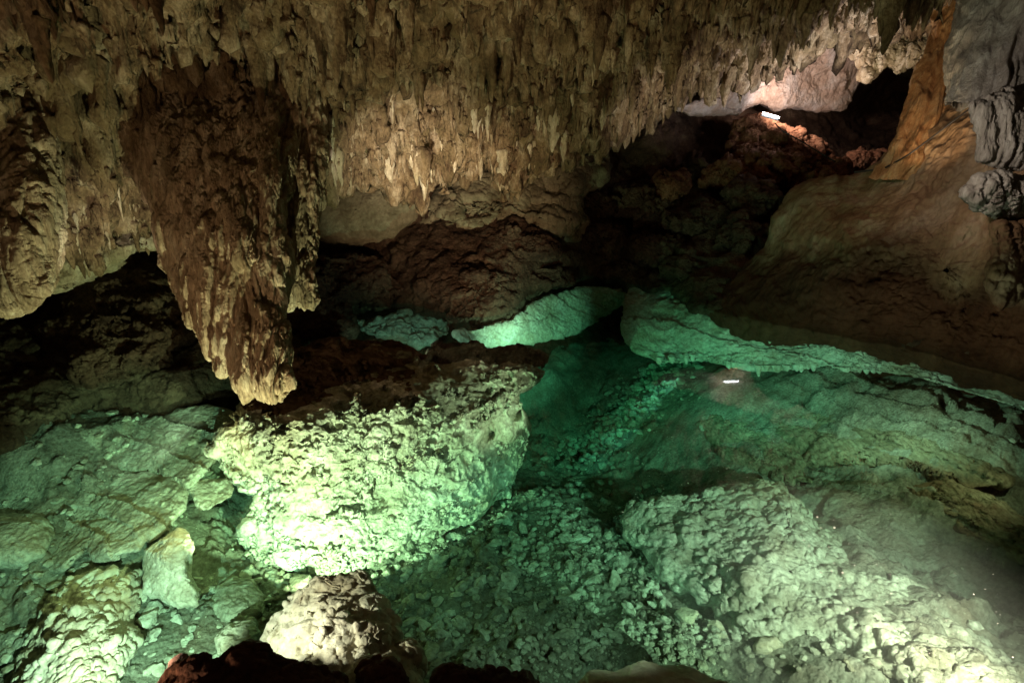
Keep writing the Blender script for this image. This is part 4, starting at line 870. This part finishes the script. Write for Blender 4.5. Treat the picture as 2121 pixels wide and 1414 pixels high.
# ================================================================== white flecks floating on the water
fm = bpy.data.materials.new('white_fleck'); fm.use_nodes = True; fm.node_tree.nodes['Principled BSDF'].inputs['Base Color'].default_value = (.8, .78, .72, 1)
tb = fm.node_tree.nodes.new('ShaderNodeBsdfTranslucent'); tb.inputs[0].default_value = (.85, .82, .76, 1); mxs = fm.node_tree.nodes.new('ShaderNodeMixShader'); mxs.inputs[0].default_value = .6
fm.node_tree.links.new(fm.node_tree.nodes['Principled BSDF'].outputs[0], mxs.inputs[1]); fm.node_tree.links.new(tb.outputs[0], mxs.inputs[2]); fm.node_tree.links.new(mxs.outputs[0], fm.node_tree.nodes['Material Output'].inputs[0])
FL = []
for k in range(5):
    r = np.random.RandomState(k); t = np.linspace(0, 2 * math.pi, 8, endpoint=False); q = r.uniform(.6, 1.1, 8)
    V = np.vstack([np.stack([q * np.cos(t), q * .7 * np.sin(t), 0 * t], -1), np.stack([q * np.cos(t), q * .7 * np.sin(t), 0 * t + .25], -1)])
    F = [[i, (i + 1) % 8, 8 + (i + 1) % 8, 8 + i] for i in range(8)] + [[8, 9, 10, 11], [8, 11, 12, 15], [12, 13, 14, 15]]
    o = mesh_from('fleck', V, np.array(F), fm, False, origin=(0, 0, 0)); FL.append(o.data); bpy.data.objects.remove(o)
SPOTS = [(1505, 970), (1510, 968), (1480, 1015), (1430, 930), (1392, 905), (1408, 975), (1370, 1005), (1345, 985), (1412, 1003), (1425, 1000), (1320, 955), (1395, 1045), (1442, 1060), (1398, 1058), (1290, 1060), (1632, 1078), (1662, 1078), (1693, 1070), (1700, 1092), (1728, 1092), (1665, 1118), (1675, 1130), (1717, 1132), (1606, 1150), (1622, 1155), (1770, 1170),
         (1722, 1182), (1745, 1185), (1740, 1212), (1846, 1228), (1758, 1273), (1775, 1268), (1695, 1282), (1685, 1310), (1762, 1318), (1862, 1305), (1908, 1350), (1960, 1375), (1975, 1312), (1996, 1315), (2017, 1230), (2066, 1290), (2072, 1272), (2051, 1300), (2098, 1360), (1820, 1387), (1925, 1352), (1830, 1300), (1700, 1185), (1550, 1045)]
for i in range(150):
    if i < len(SPOTS): px, py = SPOTS[i]
    else:
        px, py = (rng.uniform(1280, 1560), rng.uniform(880, 1090)) if i % 2 else (rng.uniform(1560, 2100), rng.uniform(1060, 1400))
    p = PZ(px, py, .0015); r = rng.uniform(.0018, .0048) * (2.1 if i < len(SPOTS) else 1.2) * DZ(px, py, 0) / 3.5
    o = bpy.data.objects.new('fleck', FL[i % 5]); o.location = p.tolist(); r *= .55 if px > 1850 else 1; o.scale = (r, r, r * .5); o.rotation_euler = (0, 0, rng.uniform(0, 6.28)); col.objects.link(o)
    tag(o, 'tiny white fleck floating on the water over the rocks at lower right', 'fleck', 'white flecks floating on the water')

def silt_cloud():
    V, F = ico(3); V = V * [1.5, 1.15, .34]
    a = math.radians(-35); V = np.stack([V[:, 0] * math.cos(a) - V[:, 1] * math.sin(a), V[:, 0] * math.sin(a) + V[:, 1] * math.cos(a), V[:, 2]], -1)
    V += PZ(1850, 1270, -.42)
    m = bpy.data.materials.new('suspended_silt'); m.use_nodes = True; nt = m.node_tree; nt.nodes.remove(nt.nodes['Principled BSDF'])
    v = nt.nodes.new('ShaderNodeVolumeScatter'); v.inputs['Color'].default_value = (.9, .88, .8, 1); v.inputs['Density'].default_value = .22; v.inputs['Anisotropy'].default_value = .3
    nt.links.new(v.outputs[0], nt.nodes['Material Output'].inputs['Volume'])
    tag(mesh_from('silt_cloud', V, F, m), kind='stuff')
silt_cloud()
water()
